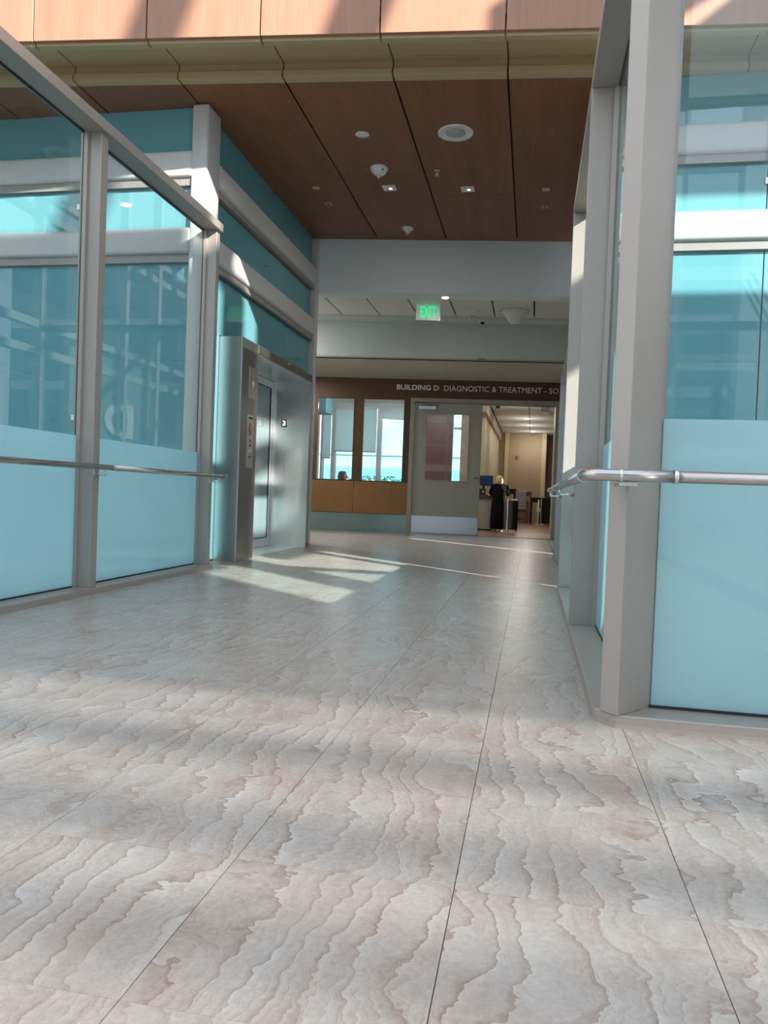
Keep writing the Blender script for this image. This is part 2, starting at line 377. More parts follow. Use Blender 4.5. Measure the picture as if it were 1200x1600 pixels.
# ------------------------------------------------------------------ wood ceiling, cove, fascia (rotated run: Y = Y0 + m(X+1.3))
def Yr(X, Y0, m): return Y0 + m*(X+1.3)
JX = [-8.78, -7.84, -6.9, -5.96, -5.02, -4.08, -3.14, -2.225, -1.29, -.34, .61, 1.56, 2.5, 3.45, 4.4]
ceil = struct('ceiling', label='brown wood panel ceiling over the corridor')
seam = {-3.14: 8.66, -2.225: 8.2, -1.29: 8.88, -.34: 8.36}
Zc = 4.239
for a, b in zip(JX, JX[1:]):
    g = .008
    ys = [lambda X: Yr(X, 6.40, .09)] + ([lambda X, s=seam[a], a=a: s+.05*(X-a)] if a in seam else []) + [lambda X: Yr(X, 10.43, .115)]
    for y0, y1 in zip(ys, ys[1:]):
        q = .0025
        P = [(a+g, y0(a)+q), (b-g, y0(b)+q), (b-g, y1(b)-q), (a+g, y1(a)-q)]
        MB().prism(P, Zc, Zc+.02).build('ceiling_panel', 'wood', ceil, bevel=.0015, bseg=1)
MB().prism([(-9, 6.0), (5, 6.9), (5, 11.3), (-9, 9.7)], 4.42, 4.6).build('ceiling_slab', 'black', ceil)
MB().prism([(-9, Yr(-9, 6.42, .09)), (5, Yr(5, 6.42, .09)), (5, 11.2), (-9, 9.6)], 4.275, 4.28).build('ceiling_backing', 'black', ceil)
for a in seam:   # pale seam strips
    b = JX[JX.index(a)+1]; s = seam[a]
    MB().hexa([(a+.01, s-.004, Zc+.004), (b-.01, s-.004+.05*(b-a), Zc+.004), (b-.01, s+.004+.05*(b-a), Zc+.004), (a+.01, s+.004, Zc+.004)],
              [(a+.01, s-.004, Zc+.01), (b-.01, s-.004+.05*(b-a), Zc+.01), (b-.01, s+.004+.05*(b-a), Zc+.01), (a+.01, s+.004, Zc+.01)]).build('seam_strip', 'cream', ceil)
cove = struct('trim_1', label='tan painted cove between the sunlit wood fascia and the wood ceiling', cat='trim')
fas = struct('wall_above', label='upright wood fascia panels above the corridor opening', cat='wall')
for a, b in zip(JX, JX[1:]):
    g = .006
    def strip(prof, mat, nm, root, bev=0):  # prof: closed list of (Y0, z)
        mb = MB(); n_ = len(prof); i = 0
        mb.v = [(a+g, Yr(a, y, .09), z) for y, z in prof] + [(b-g, Yr(b, y, .09), z) for y, z in prof]
        mb.f = [tuple(range(n_-1, -1, -1)), tuple(range(n_, 2*n_))] + [(k, (k+1) % n_, n_+(k+1) % n_, n_+k) for k in range(n_)]
        mb.build(nm, mat, root, bevel=bev, bseg=1)
    strip([(6.30, 4.30), (6.30, Zc), (6.397, Zc), (6.397, 4.31)], 'cream', 'ceiling_edge_bead', cove, .003)
    strip([(6.33, 4.31), (6.37, 4.31), (6.37, 4.42), (6.33, 4.42)], 'cream', 'cove_riser', cove)
    strip([(5.84, 4.37), (6.33, 4.37), (6.33, 4.40), (5.84, 4.40)], 'cream', 'cove_soffit', cove)
    strip([(5.79, Zc), (5.86, Zc), (5.86, 4.37), (5.79, 4.37)], 'cream', 'fascia_lip', cove, .004)
    z0 = 4.262
    for z1 in (6.2, 8.1, 10.0, 11.9):
        strip([(5.755, z0), (5.787, z0), (5.787, z1-.008), (5.755, z1-.008)], 'woodF', 'fascia_panel', fas, .002); z0 = z1
MB().prism([(-9, Yr(-9, 5.80, .09)), (5, Yr(5, 5.80, .09)), (5, 7), (-9, 6)], 4.41, 12).build('fascia_core', 'cream', fas)

# ------------------------------------------------------------------ atrium shell (round the photographer)
back = struct('wall_behind', label='glazed end wall behind the camera', cat='wall')
for x in [-9+1.4*i for i in range(11)]: MB().box(x-.06, x+.06, -8.1, -7.9, 0, 12).build('mullion', 'tube', back)
for z in (0.1, 1.1, 3.2, 5.3, 7.4, 9.5, 11.9): MB().box(-9, 5, -8.08, -7.92, z-.06, z+.06).build('transom', 'tube', back)
left = struct('wall_left', label='glazed side wall of the atrium, left', cat='wall')
for y in [-8+1.45*i for i in range(11)]: MB().box(-9.1, -8.9, y-.07, y+.07, 0, 12).build('mullion', 'tube', left)
for z in (0.1, 1.5, 3.1, 3.6, 5.6, 6.0, 9.0, 11.9): MB().box(-9.08, -8.92, -8, 6.5, z-.07, z+.07).build('transom', 'tube', left)
MB().box(-9.1, -8.9, 6.5, 16, 0, 4.5).build('solid_wall', 'wallwhite', left)
MB().box(-9.06, -8.95, -3.4, -.2, .2, 3.4).build('letter_backing', 'bldgoff', left)  # unseen backing added so the letter stands out in reflections
t = thing('wall_letter', 'large white letter D on an added dark backing left of the camera', 'sign', (-8.93, -2.0, 1.75))
dl = text_obj('letter', 'D', .74, 1.2, 'letter', None, facing((0, -.6, 0), (0, 1, 0), (0, 0, 1)), .03, .04); dl.parent = t
rt = struct('wall_right', label='unseen outer wall of the atrium, right, openings shaped to cast the sun patches', cat='wall')
def rw(y0, y1, z0, z1, m_='concrete'): MB().box(5, 5.15, y0, y1, z0, z1).build('wall_section', m_, rt)
MB().quad((5.1, -8, 0), (5.1, -.75, 0), (5.1, -.75, 2.40), (5.1, -8, 7.6)).build('sun_filter_pane', 'milk', rt)  # unseen pane added to dim and spread sun on the near floor
MB().quad((5.1, -.75, 2.40), (5.1, -.75, 8.40), (5.1, -3.2, 10.15), (5.1, -8, 10.15), (5.1, -8, 7.6)).build('sun_block_pane', 'milkdense', rt)  # unseen pane added to keep straight sun off the floor beyond
for c in (1.15, 1.55, 2.05):  # unseen bars added to cast soft bands on the near floor
    MB().hexa([(5.1, c-1.39*.9-.11, .9), (5.2, c-1.39*.9-.11, .9), (5.2, c-1.39*.9+.11, .9), (5.1, c-1.39*.9+.11, .9)], [(5.1, c-1.39*6.5-.11, 6.5), (5.2, c-1.39*6.5-.11, 6.5), (5.2, c-1.39*6.5+.11, 6.5), (5.1, c-1.39*6.5+.11, 6.5)]).build('shadow_brace', 'tube', rt)
rw(-.75, -.28, 5.0, 7.9)
rw(-8, -3.2, 10.1, 12); rw(-.75, 7, 0, 2.8); rw(.03, .5, 2.8, 8)
for za, zb, ya, yb in ((5.93, None, None, 7.6), (None, 5.15, 2.8, None)):  # unseen wall pieces, edges sloped so the sun patch falls level
    f_ = lambda y, z0: z0-.72*(y-2.9)
    if za: P_ = [(2.9, za), (6.4, f_(6.4, za)), (6.4, 7.6), (2.9, 7.6)]
    else: P_ = [(2.9, 2.8), (6.4, 2.8), (6.4, max(2.81, f_(6.4, zb))), (6.1, 2.85), (2.9, zb)]
    mb_ = MB(); k_ = len(P_); mb_.v = [(5, y, z) for y, z in P_] + [(5.15, y, z) for y, z in P_]
    mb_.f = [tuple(range(k_)), tuple(range(2*k_-1, k_-1, -1))] + [(i, (i+1) % k_, k_+(i+1) % k_, k_+i) for i in range(k_)]
    mb_.build('wall_section', 'concrete', rt)
rw(1.0, 2.9, 4.85, 5.5); rw(1.0, 2.9, 7.0, 7.9); rw(-.75, 7, 11.6, 12)
for y, z in ((-2.3, 8.3), (-.45, 8.0), (1.5, 7.6), (3.4, 6.9)):  # unseen struts added to cast slanting shadows on the fascia
    MB().hexa([(5, y, z), (5.2, y, z), (5.2, y+.36, z), (5, y+.36, z)], [(5, y+1.9, z+4.4), (5.2, y+1.9, z+4.4), (5.2, y+2.3, z+4.4), (5, y+2.3, z+4.4)]).build('shadow_brace', 'tube', rt)
MB().hexa([(5, 1.0, 6.2), (5.15, 1.0, 6.2), (5.15, 2.9, 6.55), (5, 2.9, 6.55)], [(5, 1.0, 6.5), (5.15, 1.0, 6.5), (5.15, 2.9, 6.85), (5, 2.9, 6.85)]).build('shadow_brace', 'tube', rt)  # unseen bar added for the diagonal shadow on the elevator jamb
roof = struct('ceiling', label='open skylight of the atrium with rafters', cat='skylight')
for y in [-8+1.7*i for i in range(9)]: MB().box(-9, 5, y-.12, y+.12, 12, 12.5).build('rafter', 'tube', roof)
for x in (-9, -2, 5): MB().box(x-.15, x+.15, -8, 6, 12.5, 12.8).build('purlin', 'tube', roof)
gr = MB().box(-120, 120, -120, 160, -5.2, -5.0).build('ground', 'asphalt'); gr['kind'] = 'structure'; gr['label'] = 'asphalt ground outside'; gr['category'] = 'ground'

# ------------------------------------------------------------------ glass screens
def screen(side):
    L = side < 0
    # gx: glass plane, ox: outer edge of fins toward the corridor
    gx, ox = (-2.98, -2.86) if L else (.386, .235)
    d = 1 if L else -1            # direction from glass to corridor
    lab = ('teal tinted glass screen with handrail along the left of the corridor' if L else 'glass screen wrapping the corner at the right of the corridor')
    r = thing('glass_screen', lab, 'glass screen', (gx, 4.5, 0), 0, 'glass screens along the corridor')
    posts = [(4.57, 4.65), (6.42, 6.49)] if L else [(4.41, 4.48), (6.29, 6.36)]
    def xb(a, b): return (min(a, b), max(a, b))
    xo = xb(ox, gx-d*.03)
    for y0, y1 in posts:
        MB().box(*xo, y0, y1, .04, 3.04).build('post', 'metal', r, bevel=.002, bseg=1)
        MB().box(*xb(gx+d*.004, gx+d*.03), y0-.018, y0, .04, 3.04).build('glazing_bead', 'metal', r)
    y_end = posts[-1][1]
    # corner post (diagonal fin) ; mirrored for left screen
    cx = .386
    def P(x, y): return (x, y) if not L else (gx-(x-.386), y)
    MB().prism([P(.252, 2.630), P(.304, 2.575), P(.440, 2.745), P(.372, 2.80)], .04, 3.04).build('corner_post', 'metal', r, bevel=.002, bseg=1)
    # base kick: along the corridor, chamfered corner, along the front
    fx = 4.9 if not L else 4.9
    MB().prism([P(.235, 2.66), P(.302, 2.585), P(fx, 2.575), P(fx, 2.86), P(.46, 2.86), P(.46, y_end), P(.235, y_end)], 0, .04).build('base_sill', 'metalY', r, bevel=.003, bseg=1)
    MB().prism([P(.229, 2.655), P(.299, 2.578), P(fx, 2.568), P(fx, 2.58), P(.302, 2.592), P(.240, 2.66), P(.240, y_end), P(.229, y_end)], 0, .012).build('base_bead', 'metalY', r)
    MB().prism([P(.235, 2.66), P(.302, 2.585), P(fx, 2.575), P(fx, 2.80), P(.44, 2.80), P(.416, 2.80), P(.416, y_end), P(.235, y_end)], 3.04, 3.112).build('top_beam', 'metalY', r, bevel=.003, bseg=1)
    # side panes
    ys = [2.81] + [v for y0, y1 in posts for v in (y0, y1)]
    for y0, y1 in zip(ys[0::2], ys[1::2]):
        MB().box(gx-.006, gx+.006, y0+.006, y1-.012, .05, 1.05).build('frosted_pane', 'frost', r, label='frosted lower closing pane, added to stop a sun slit')
        MB().box(gx-.006, gx+.006, y0+.006, y1-.012, 1.05, 3.034).build('clear_pane', 'clear', r, label='clear upper pane')
        g = MB()
        g.box(gx-.009, gx+.009, y0, y0+.006, .04, 3.04); g.box(gx-.009, gx+.009, y1-.012, y1-.004, .04, 3.04)
        g.box(gx-.009, gx+.009, y0, y1, .04, .05); g.box(gx-.009, gx+.009, y0, y1, 3.034, 3.04)
        g.build('gasket', 'gasket', r)
    MB().box(gx-.006, gx+.006, y_end+.004, 6.525, .05, 1.05).build('frosted_pane', 'frost', r, label='frosted lower closing pane, added to stop a sun slit')  # added to close a gap that let a low sun slit through
    MB().box(gx-.006, gx+.006, y_end+.004, 6.525, 1.05, 3.034).build('clear_pane', 'clear', r, label='clear upper pane')
    # front panes
    for a, b in ((.43, 2.25), (2.33, 4.2)):
        (x0, _), (x1, _) = P(a, 0), P(b, 0); x0, x1 = xb(x0, x1)
        MB().box(x0, x1, 2.724, 2.736, .05, 1.03).build('frosted_pane', 'frost', r, label='frosted lower closing pane, added to stop a sun slit')
        MB().box(x0, x1, 2.724, 2.736, 1.03, 3.034).build('clear_pane', 'clear', r, label='clear upper pane')
        g = MB(); g.box(x0-.006, x1+.006, 2.72, 2.74, .04, .05); g.build('gasket', 'gasket', r)
    (x0, _), (x1, _) = P(2.25, 0), P(2.33, 0); x0, x1 = xb(x0, x1)
    MB().box(x0, x1, 2.58, 2.76, .04, 3.04).build('post', 'metal', r, bevel=.002, bseg=1)
    return r
screen(-1); screen(1)

# handrails
def arc(c, r, a0, a1, z, k=10): return [(c[0]+r*math.cos(a0+(a1-a0)*i/k), c[1]+r*math.sin(a0+(a1-a0)*i/k), z) for i in range(k+1)]
RR = .0185
hl = thing('handrail', 'stainless steel handrail fixed across the left glass screen', 'handrail', (-2.79, 4.5, .845), 0, 'handrails')
MB().tube((-2.79, 2.2, .845), (-2.79, 4.70, .845), RR, 24).tube((-2.79, 4.706, .845), (-2.79, 6.62, .845), RR, 24).build('rail', 'railY', hl)
for y in (4.695, 6.61): MB().tube((-2.79, y, .845), (-2.79, y+.022, .845), RR+.002, 24).build('collar', 'steel', hl)
for y in (2.72, 4.61, 6.455): MB().tube((-2.862, y, .80), (-2.79, y, .80), .009, 10).tube((-2.79, y, .80), (-2.79, y, .82), .009, 10).tube((-2.864, y, .80), (-2.857, y, .80), .03, 16).build('bracket', 'steel', hl)
hr = thing('handrail', 'stainless steel handrail turning the corner of the right glass screen', 'handrail', (.17, 4.5, .828), 0, 'handrails')
zr = .823
MB().path([(4.2, 2.43, zr), (.42, 2.43, zr)], RR, 24).path([(.148, 6.62, zr), (.163, 2.6, zr)], RR, 24).build('rail', 'rail', hr)
MB().path([(.42, 2.43, zr), (.30, 2.43, zr)] + arc((.215, 2.483), .053, -math.pi/2, -math.pi, zr) + [(.163, 2.56, zr), (.163, 2.6, zr)], RR+.0006, 24).build('elbow', 'rail', hr)
for a, b in (((.262, 2.43, zr), (.270, 2.43, zr)), ((.163, 2.56, zr), (.163, 2.575, zr)), ((.153, 5.2, zr), (.153, 5.225, zr)), ((.148, 6.60, zr), (.148, 6.63, zr)), ((.42, 2.43, zr), (.433, 2.43, zr))):
    MB().tube(a, b, RR+.003, 24).build('collar', 'steel', hr, label='bright steel collar ring')
MB().box(.26, .315, 2.425, 2.575, zr-.032, zr-.022).build('bracket', 'steel', hr)
for p0, p1 in (((.235, 4.445), (.156, 4.445)), ((.235, 6.32), (.149, 6.32)), ((2.29, 2.58), (2.29, 2.43))):
    MB().tube((*p0, zr-.05), (*p1, zr-.05), .009, 10).tube((*p1, zr-.05), (*p1, zr-.02), .009, 10).build('bracket', 'steel', hr)

# ------------------------------------------------------------------ elevator shafts
def shaft(side):
    L = side < 0
    def X(x): return x if L else -2.594 - x          # mirror about the corridor axis
    def b(mb, x0, x1, *r): a, c = X(x0), X(x1); mb.box(min(a, c), max(a, c), *r); return mb
    r = thing('elevator_shaft', 'teal glass elevator enclosure with grey rounded frame, left of the corridor' if L else 'teal glass enclosure with grey frame seen through the right glass screen', 'elevator shaft', (X(-4.5), 8.4, 0), 0, 'teal glass elevator shafts')
    xe = -8.85 if L else -7.5
    b(MB(), -3.19, -3.03, 6.54, 6.83, 0, 4.234).build('column', 'tube', r, bevel=.022, bseg=4)
    b(MB(), -3.19, -3.03, 10.17, 10.28, 0, 4.234).build('column', 'tube', r, bevel=.02, bseg=4)
    for z0, z1 in ((3.58, 3.82), (2.88, 3.12)):
        b(MB(), xe, -3.17, 6.53, 6.68, z0, z1).build('front_beam', 'tube', r, bevel=.035, bseg=5)
        b(MB(), -3.16, -3.035, 6.81, 10.19, z0, z1).build('side_beam', 'tube', r, bevel=.035, bseg=5)
        b(MB(), xe, -3.17, 6.57, 6.70, z0-.07, z0).build('beam_flange', 'tube2', r)
        b(MB(), -3.16, -3.065, 6.82, 10.18, z0-.06, z0).build('beam_flange', 'tube2', r)
    rows = ((.02, 2.81), (3.12, 3.51), (3.82, 4.235))
    xs = [-3.17, -4.345, -5.5, -6.65, -7.8, -8.85]
    for ri, (z0, z1) in enumerate(rows):
        for x1, x0 in zip(xs, xs[1:]):
            if x0 < xe-.01: continue
            b(MB(), x0+.005, x1-.005, 6.61, 6.625, z0, z1).build('glass_panel', 'teal', r)
        yj = [[6.85, 7.02, 9.13, 10.16], [6.85, 8.36, 10.16], [6.85, 8.55, 10.16]][ri]
        segs = [(6.85, 7.02, z0), (7.02, 7.15, z0), (7.15, 9.13, 2.262), (9.13, 9.6, 2.262), (9.6, 10.16, z0)] if ri == 0 else [(p, q, z0) for p, q in zip(yj, yj[1:])]
        for y0, y1, zz in segs:
            b(MB(), -3.135, -3.12, y0+.004, y1-.004, zz, z1).build('glass_panel', 'teal', r)
    b(MB(), xe, -3.2, 6.63, 6.66, 0, 4.23).build('joint_backing', 'gasket', r); b(b(b(MB(), -3.17, -3.14, 6.84, 7.14, 0, 4.23), -3.17, -3.14, 7.14, 9.61, 2.27, 4.23), -3.17, -3.14, 9.61, 10.17, 0, 4.23).build('joint_backing', 'gasket', r)
    for x in xs[1:-1]:
        if x < xe: continue
        for z in (1.36, 3.36):
            b(MB(), x-.022, x+.022, 6.592, 6.61, z-.025, z+.025).build('glass_clip', 'steel', r)
    b(MB(), -3.12, -3.105, 8.33, 8.39, 3.31, 3.36).build('glass_clip', 'steel', r)
    b(MB(), xe, -3.2, 6.56, 6.64, 0, .03).build('base_channel', 'tube2', r)
    # elevator entrance portal
    e = thing('elevator_entrance', 'brushed steel elevator entrance standing proud of the left teal wall' if L else 'brushed steel elevator entrance half hidden behind the right glass screen', 'elevator', (X(-3.0), 8.4, 0), 0, 'steel elevator entrances')
    b(MB(), -3.12, -2.88, 7.15, 7.62, 0, 2.25).build('side_pylon', 'steel', e, bevel=.003, bseg=1)
    b(MB(), -2.883, -2.876, 7.165, 7.615, 0.01, 2.15).build('front_plate', 'steel_dark', e, label='brushed steel face plate, coloured dark for what it reflects')  # reflection of the dim corridor put into the plate colour
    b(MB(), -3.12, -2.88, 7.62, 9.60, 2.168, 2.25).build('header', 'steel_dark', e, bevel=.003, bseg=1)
    b(MB(), -3.40, -2.89, 7.62, 9.56, 2.155, 2.168).build('head_soffit', 'steel', e)
    b(MB(), -3.38, -2.885, 9.553, 9.58, 0, 2.155).build('jamb', 'steel', e)
    b(MB(), -3.12, -2.88, 9.58, 9.60, 0, 2.168).build('edge_flange', 'steel_dark', e)
    b(MB(), -3.38, -3.12, 7.60, 7.62, 0, 2.155).build('jamb', 'steel', e)
    b(MB(), -3.40, -3.37, 9.535, 9.552, 0, 2.155).build('edge_strip', 'steel', e)
    b(MB(), -3.12, -2.885, 7.62, 9.60, 2.245, 2.256).build('top_cap', 'steel', e)
    b(MB(), -2.882, -2.877, 8.59, 8.66, 2.222, 2.236).build('indicator_lens', 'white', e)
    b(MB(), -3.5, -2.98, 7.62, 9.6, -.003, .002).build('door_sill', 'steel', e)
    for y0, y1 in ((7.64, 8.58), (8.60, 9.53)):
        dd = MB(); b(dd, -3.41, -3.38, y0, y0+.13, .006, 2.15); b(dd, -3.41, -3.38, y1-.07, y1, .006, 2.15); b(dd, -3.41, -3.38, y0+.13, y1-.07, .006, .11); b(dd, -3.41, -3.38, y0+.13, y1-.07, 2.06, 2.15)
        do = dd.build('door', 'steel', e, label='steel framed glass elevator door')
        b(MB(), -3.40, -3.392, y0+.14, y1-.08, .12, 2.05).build('glass', 'doorglass', do)
        g = MB(); b(g, -3.402, -3.384, y0+.13, y0+.14, .11, 2.06); b(g, -3.402, -3.384, y1-.085, y1-.07, .11, 2.06); b(g, -3.402, -3.384, y0+.13, y1-.07, .11, .12); b(g, -3.402, -3.384, y0+.13, y1-.07, 2.05, 2.06); g.build('gasket', 'gasket', do)
    # hall lantern and call station on the pylon
    s = 1 if L else -1
    lp = b(MB(), -2.878, -2.872, 7.36, 7.52, 1.67, 1.985).build('hall_lantern', 'steel', e, label='steel lantern plate with down arrow')
    t = MB(); x = X(-2.868); t.quad((x, 7.41, 1.845), (x, 7.49, 1.845), (x, 7.45, 1.755)); t.build('down_arrow', 'letter', lp)
    cp = b(MB(), -2.878, -2.872, 7.35, 7.51, .955, 1.50).build('call_station', 'steel', e, label='steel call station plate with red sign')
    b(MB(), -2.872, -2.869, 7.375, 7.485, 1.455, 1.475).build('caption_strip', 'navy', cp)
    t = MB(); t.v = [(X(-2.8685), 7.43+.045*math.cos(k*math.pi/6), 1.35+.066*math.sin(k*math.pi/6)) for k in range(12)]; t.f = [tuple(range(12))]; t.build('fire_sign', 'redlabel', cp, label='red fire emergency sign')
    t = MB(); x = X(-2.866)
    t.quad((x, 7.422, 1.325), (x, 7.438, 1.325), (x, 7.438, 1.385), (x, 7.422, 1.385)); t.quad((x, 7.412, 1.375), (x, 7.448, 1.375), (x, 7.43, 1.402)); t.build('sign_figure', 'white', cp)
    for z, m_ in ((1.235, 'navy'), (1.185, 'navy'), (1.13, 'white'), (1.07, 'navy')):
        b(MB(), -2.872, -2.867, 7.418, 7.442, z-.011, z+.011).build('button', m_, cp)
    # floor number plates on the jamb
    pl = b(MB(), -3.265, -3.191, 9.546, 9.553, 1.565, 1.665).build('floor_plate', 'navy', e, label='black plate with white floor number 3')
    if L:
        n3 = text_obj('floor_number', '3', .07, .042, 'letter', None, facing((-3.249, 9.5445, 1.582), (1, 0, 0), (0, 0, 1)), .03, .003); attach(n3, pl)
    return r
M['doorglass'] = frosted('elevator_door_glass', (.30, .41, .43), .1, .12, rgh=.02)
shaft(-1); shaft(1)

# ------------------------------------------------------------------ header wall, white bulkhead and sign wall (rotated 6.3 degrees)
RZ = math.atan(.11)
def rot_struct(name, Y0, label, cat): return struct(name, (-1.3, Y0, 0), RZ, label, cat)
hw = rot_struct('wall_header', 10.43, 'white bulkhead wall at the end of the wood ceiling', 'wall')
MB().box(-1.9, 2.1, 0, .34, 3.517, 4.42).build('bulkhead', 'wallwhite', hw, local=True, bevel=.004, bseg=1)
tc_ = rot_struct('ceiling', 10.43, 'white panel ceiling behind the bulkhead', 'ceiling')
xw = [-4.3, -3.7, -3.09, -2.38+.0, -1.79, -1.19-.0, -.59+.0, .01, .61, 1.22, 1.83, 2.44, 3.0]
xw = [-4.2+.602*i for i in range(13)]
off = .02
for a, b_ in zip(xw, xw[1:]):
    # joints run along the corridor, so the rows are sheared back by the wall's skew
    sh = .11
    P = [(a+off+.34*sh, .34), (b_+off-.022+.34*sh, .34), (b_+off-.022+1.5*sh, 1.5), (a+off+1.5*sh, 1.5)]
    MB().prism(P, 3.56, 3.58).build('ceiling_panel', 'tileceil', tc_, local=True)
MB().box(-4.5, 3.2, .30, 4.2, 3.60, 3.66).build('ceiling_backing', 'black', tc_, local=True)
MB().box(-4.5, 3.2, 1.5, 1.84, 3.522, 3.60).build('edge_soffit', 'wallgrey', tc_, local=True)
bw = rot_struct('wall_bulkhead', 12.25, 'pale grey lower bulkhead above the sign wall', 'wall')
MB().box(-4.6, 3.2, 0, .1, 2.955, 3.60).build('bulkhead', 'wallgrey', bw, local=True)
MB().box(-4.6, 3.2, -.012, .1, 2.935, 2.958).build('reveal_trim', 'frame', bw, local=True)
MB().box(-4.6, 3.2, .02, 2.3, 2.935, 2.97).build('soffit', 'soffit', bw, local=True)
a_ = MB()
for q in ((1.35, 1.362, 3.13, 3.44), (1.69, 1.702, 3.13, 3.44), (1.35, 1.702, 3.13, 3.142), (1.35, 1.702, 3.428, 3.44)): a_.box(q[0], q[1], -.004, 0, q[2], q[3])
a_.build('access_panel', 'wallgrey', bw, local=True)
MB().box(.36, .47, -.02, 0, 2.952, 2.962).build('sensor_slot', 'black', bw, local=True)
# side walls of the lobby beyond the elevators
sbuild(MB().box(-6.0, -5.9, 10.2, 14.2, 0, 3.6), 'wall_lobby_left', 'wallgrey', 'pale lobby wall beyond the left elevator', 'wall')
sbuild(MB().box(.75, .85, 10.5, 14.7, 0, 3.6), 'wall_lobby_right', 'wallgrey', 'pale lobby wall beyond the right elevator', 'wall')
sbuild(MB().box(-6.0, -3.2, 10.3, 10.36, 0, 4.2), 'wall_shaft_return', 'wallgrey', 'end wall of the left elevator enclosure', 'wall')

M['skirt'] = brushed('teal_grey_skirting', (.27, .36, .35), .2, .9, 'Z', .06)
dw = rot_struct('wall_back', 14.4, 'wood and painted end wall with windows and lettering', 'wall')
def db(x0, x1, y0, y1, z0, z1, nm, mat, root=None, **k): return MB().box(x0, x1, y0, y1, z0, z1).build(nm, mat, root or dw, local=True, **k)
db(-4.7, -1.035, 0, .14, 2.57, 2.97, 'sign_fascia_panel', 'woodS', bevel=.002, bseg=1); db(-1.029, 2.4, 0, .14, 2.585, 2.97, 'sign_fascia_panel', 'woodS', bevel=.002, bseg=1)
db(-2.10, -1.945, .0, .14, .975, 2.57, 'window_stud', 'woodS'); db(-1.14, -1.035, 0, .14, .975, 2.57, 'window_stud', 'woodS'); db(-4.7, -2.83, 0, .14, .975, 2.57, 'window_stud', 'woodS')
for a, b_ in ((-4.7, -3.5), (-3.494, -2.072), (-2.066, -1.035)):
    db(a, b_, 0, .1, .357, .968, 'wood_panel', 'woodW', bevel=.002, bseg=1)
for a, b_ in ((-4.7, -2.36), (-2.358, -1.035)): db(a, b_, .01, .1, 0, .35, 'metal_skirting', 'skirt')
db(-4.7, -1.035, .004, .13, .968, .985, 'sill_line', 'black')
db(-4.7, -1.035, .1, .14, 0, .97, 'wall_core', 'soffit')
db(1.76, 2.4, 0, .14, 0, 2.585, 'wall_core', 'soffit')
for i, (a, b_) in enumerate(((-2.83, -2.10), (-1.945, -1.14))):
    wn = rot_struct('window_%d' % (i+1), 14.4, ('left' if i == 0 else 'right')+' wood framed lobby window beside the door', 'window')
    for q in ((a, a+.018, .985, 2.57), (b_-.018, b_, .985, 2.57)): MB().box(q[0], q[1], -.006, .10, q[2], q[3]).build('window_frame', 'woodS', wn, local=True)
    MB().box(a+.018, b_-.018, -.006, .10, 2.545, 2.57).build('window_frame', 'woodS', wn, local=True)
    MB().box(a+.018, b_-.018, .05, .058, .985, 2.545).build('pane', 'neutral', wn, local=True)
# door frame
tf = rot_struct('trim_2', 14.4, 'putty painted double door frame', 'trim')
for q in ((-1.035, -.955), (1.68, 1.76)):
    MB().box(q[0], q[1], -.03, .16, 0, 2.505).build('jamb', 'frame', tf, local=True, bevel=.004, bseg=1)
MB().box(-1.035, 1.76, -.03, .16, 2.505, 2.585).build('head', 'frame', tf, local=True, bevel=.004, bseg=1)
MB().box(-.955, 1.68, .07, .10, 2.485, 2.505).build('door_stop', 'frame', tf, local=True)
# left leaf
d1 = rot_struct('door_1', 14.4, 'closed grey green door leaf with square glass pane and steel kick plate', 'door')
lf = MB()
for q in ((-.95, -.715, .01, 2.49), (.08, .318, .01, 2.49), (-.715, .08, .01, 1.035), (-.715, .08, 2.29, 2.49)): lf.box(q[0], q[1], .005, .05, q[2], q[3])
lf.build('door_leaf', 'door', d1, local=True)
g = MB()
for q in ((-.735, -.712, 1.015, 2.31), (.077, .10, 1.015, 2.31), (-.712, .077, 1.015, 1.038), (-.712, .077, 2.287, 2.31)): g.box(q[0], q[1], -.004, .006, q[2], q[3])
g.build('glazing_bead', 'frame', d1, local=True); MB().box(-.712, .077, .02, .028, 1.038, 2.287).build('pane', 'neutral', d1, local=True)
MB().box(-.945, .312, .001, .005, .03, .352).build('kick_plate', 'steelkick', d1, local=True) if 'steelkick' in M else None
M['steelkick'] = brushed('kick_plate_steel', (.66, .71, .78), .22, .95, 'X', .05)
kp = MB().box(-.945, .312, .001, .005, .03, .352).build('kick_plate', 'steelkick', d1, local=True)
for x in (-.9, -.6, -.3, 0, .27):
    for z in (.045, .335): MB().tube((x, .002, z), (x, -.001, z), .006, 8).build('screw', 'steel_dark', kp, local=False) and None
for o in [c for c in COL.objects if c.name.startswith('screw')]: o.matrix_parent_inverse = Matrix.Identity(4)
MB().box(-.875, -.545, -.06, .005, 2.365, 2.435).build('door_closer', 'steel', d1, local=True, bevel=.006)
MB().hexa([(-.82, -.05, 2.445), (-.45, -.02, 2.475), (-.45, .0, 2.475), (-.82, -.03, 2.445)], [(-.82, -.05, 2.46), (-.45, -.02, 2.49), (-.45, .0, 2.49), (-.82, -.03, 2.46)]).build('closer_arm', 'steel_dark', d1, local=True)
MB().tube((.22, .005, 1.10), (.22, -.05, 1.10), .012, 10).path([(.22, -.05, 1.10), (.255, -.052, 1.115), (.285, -.05, 1.09)], .009, 10).build('lever_handle', 'steel_dark', d1, local=True)
MB().box(.318, .325, .0, .055, .01, 2.49).build('astragal', 'frame', d1, local=True)
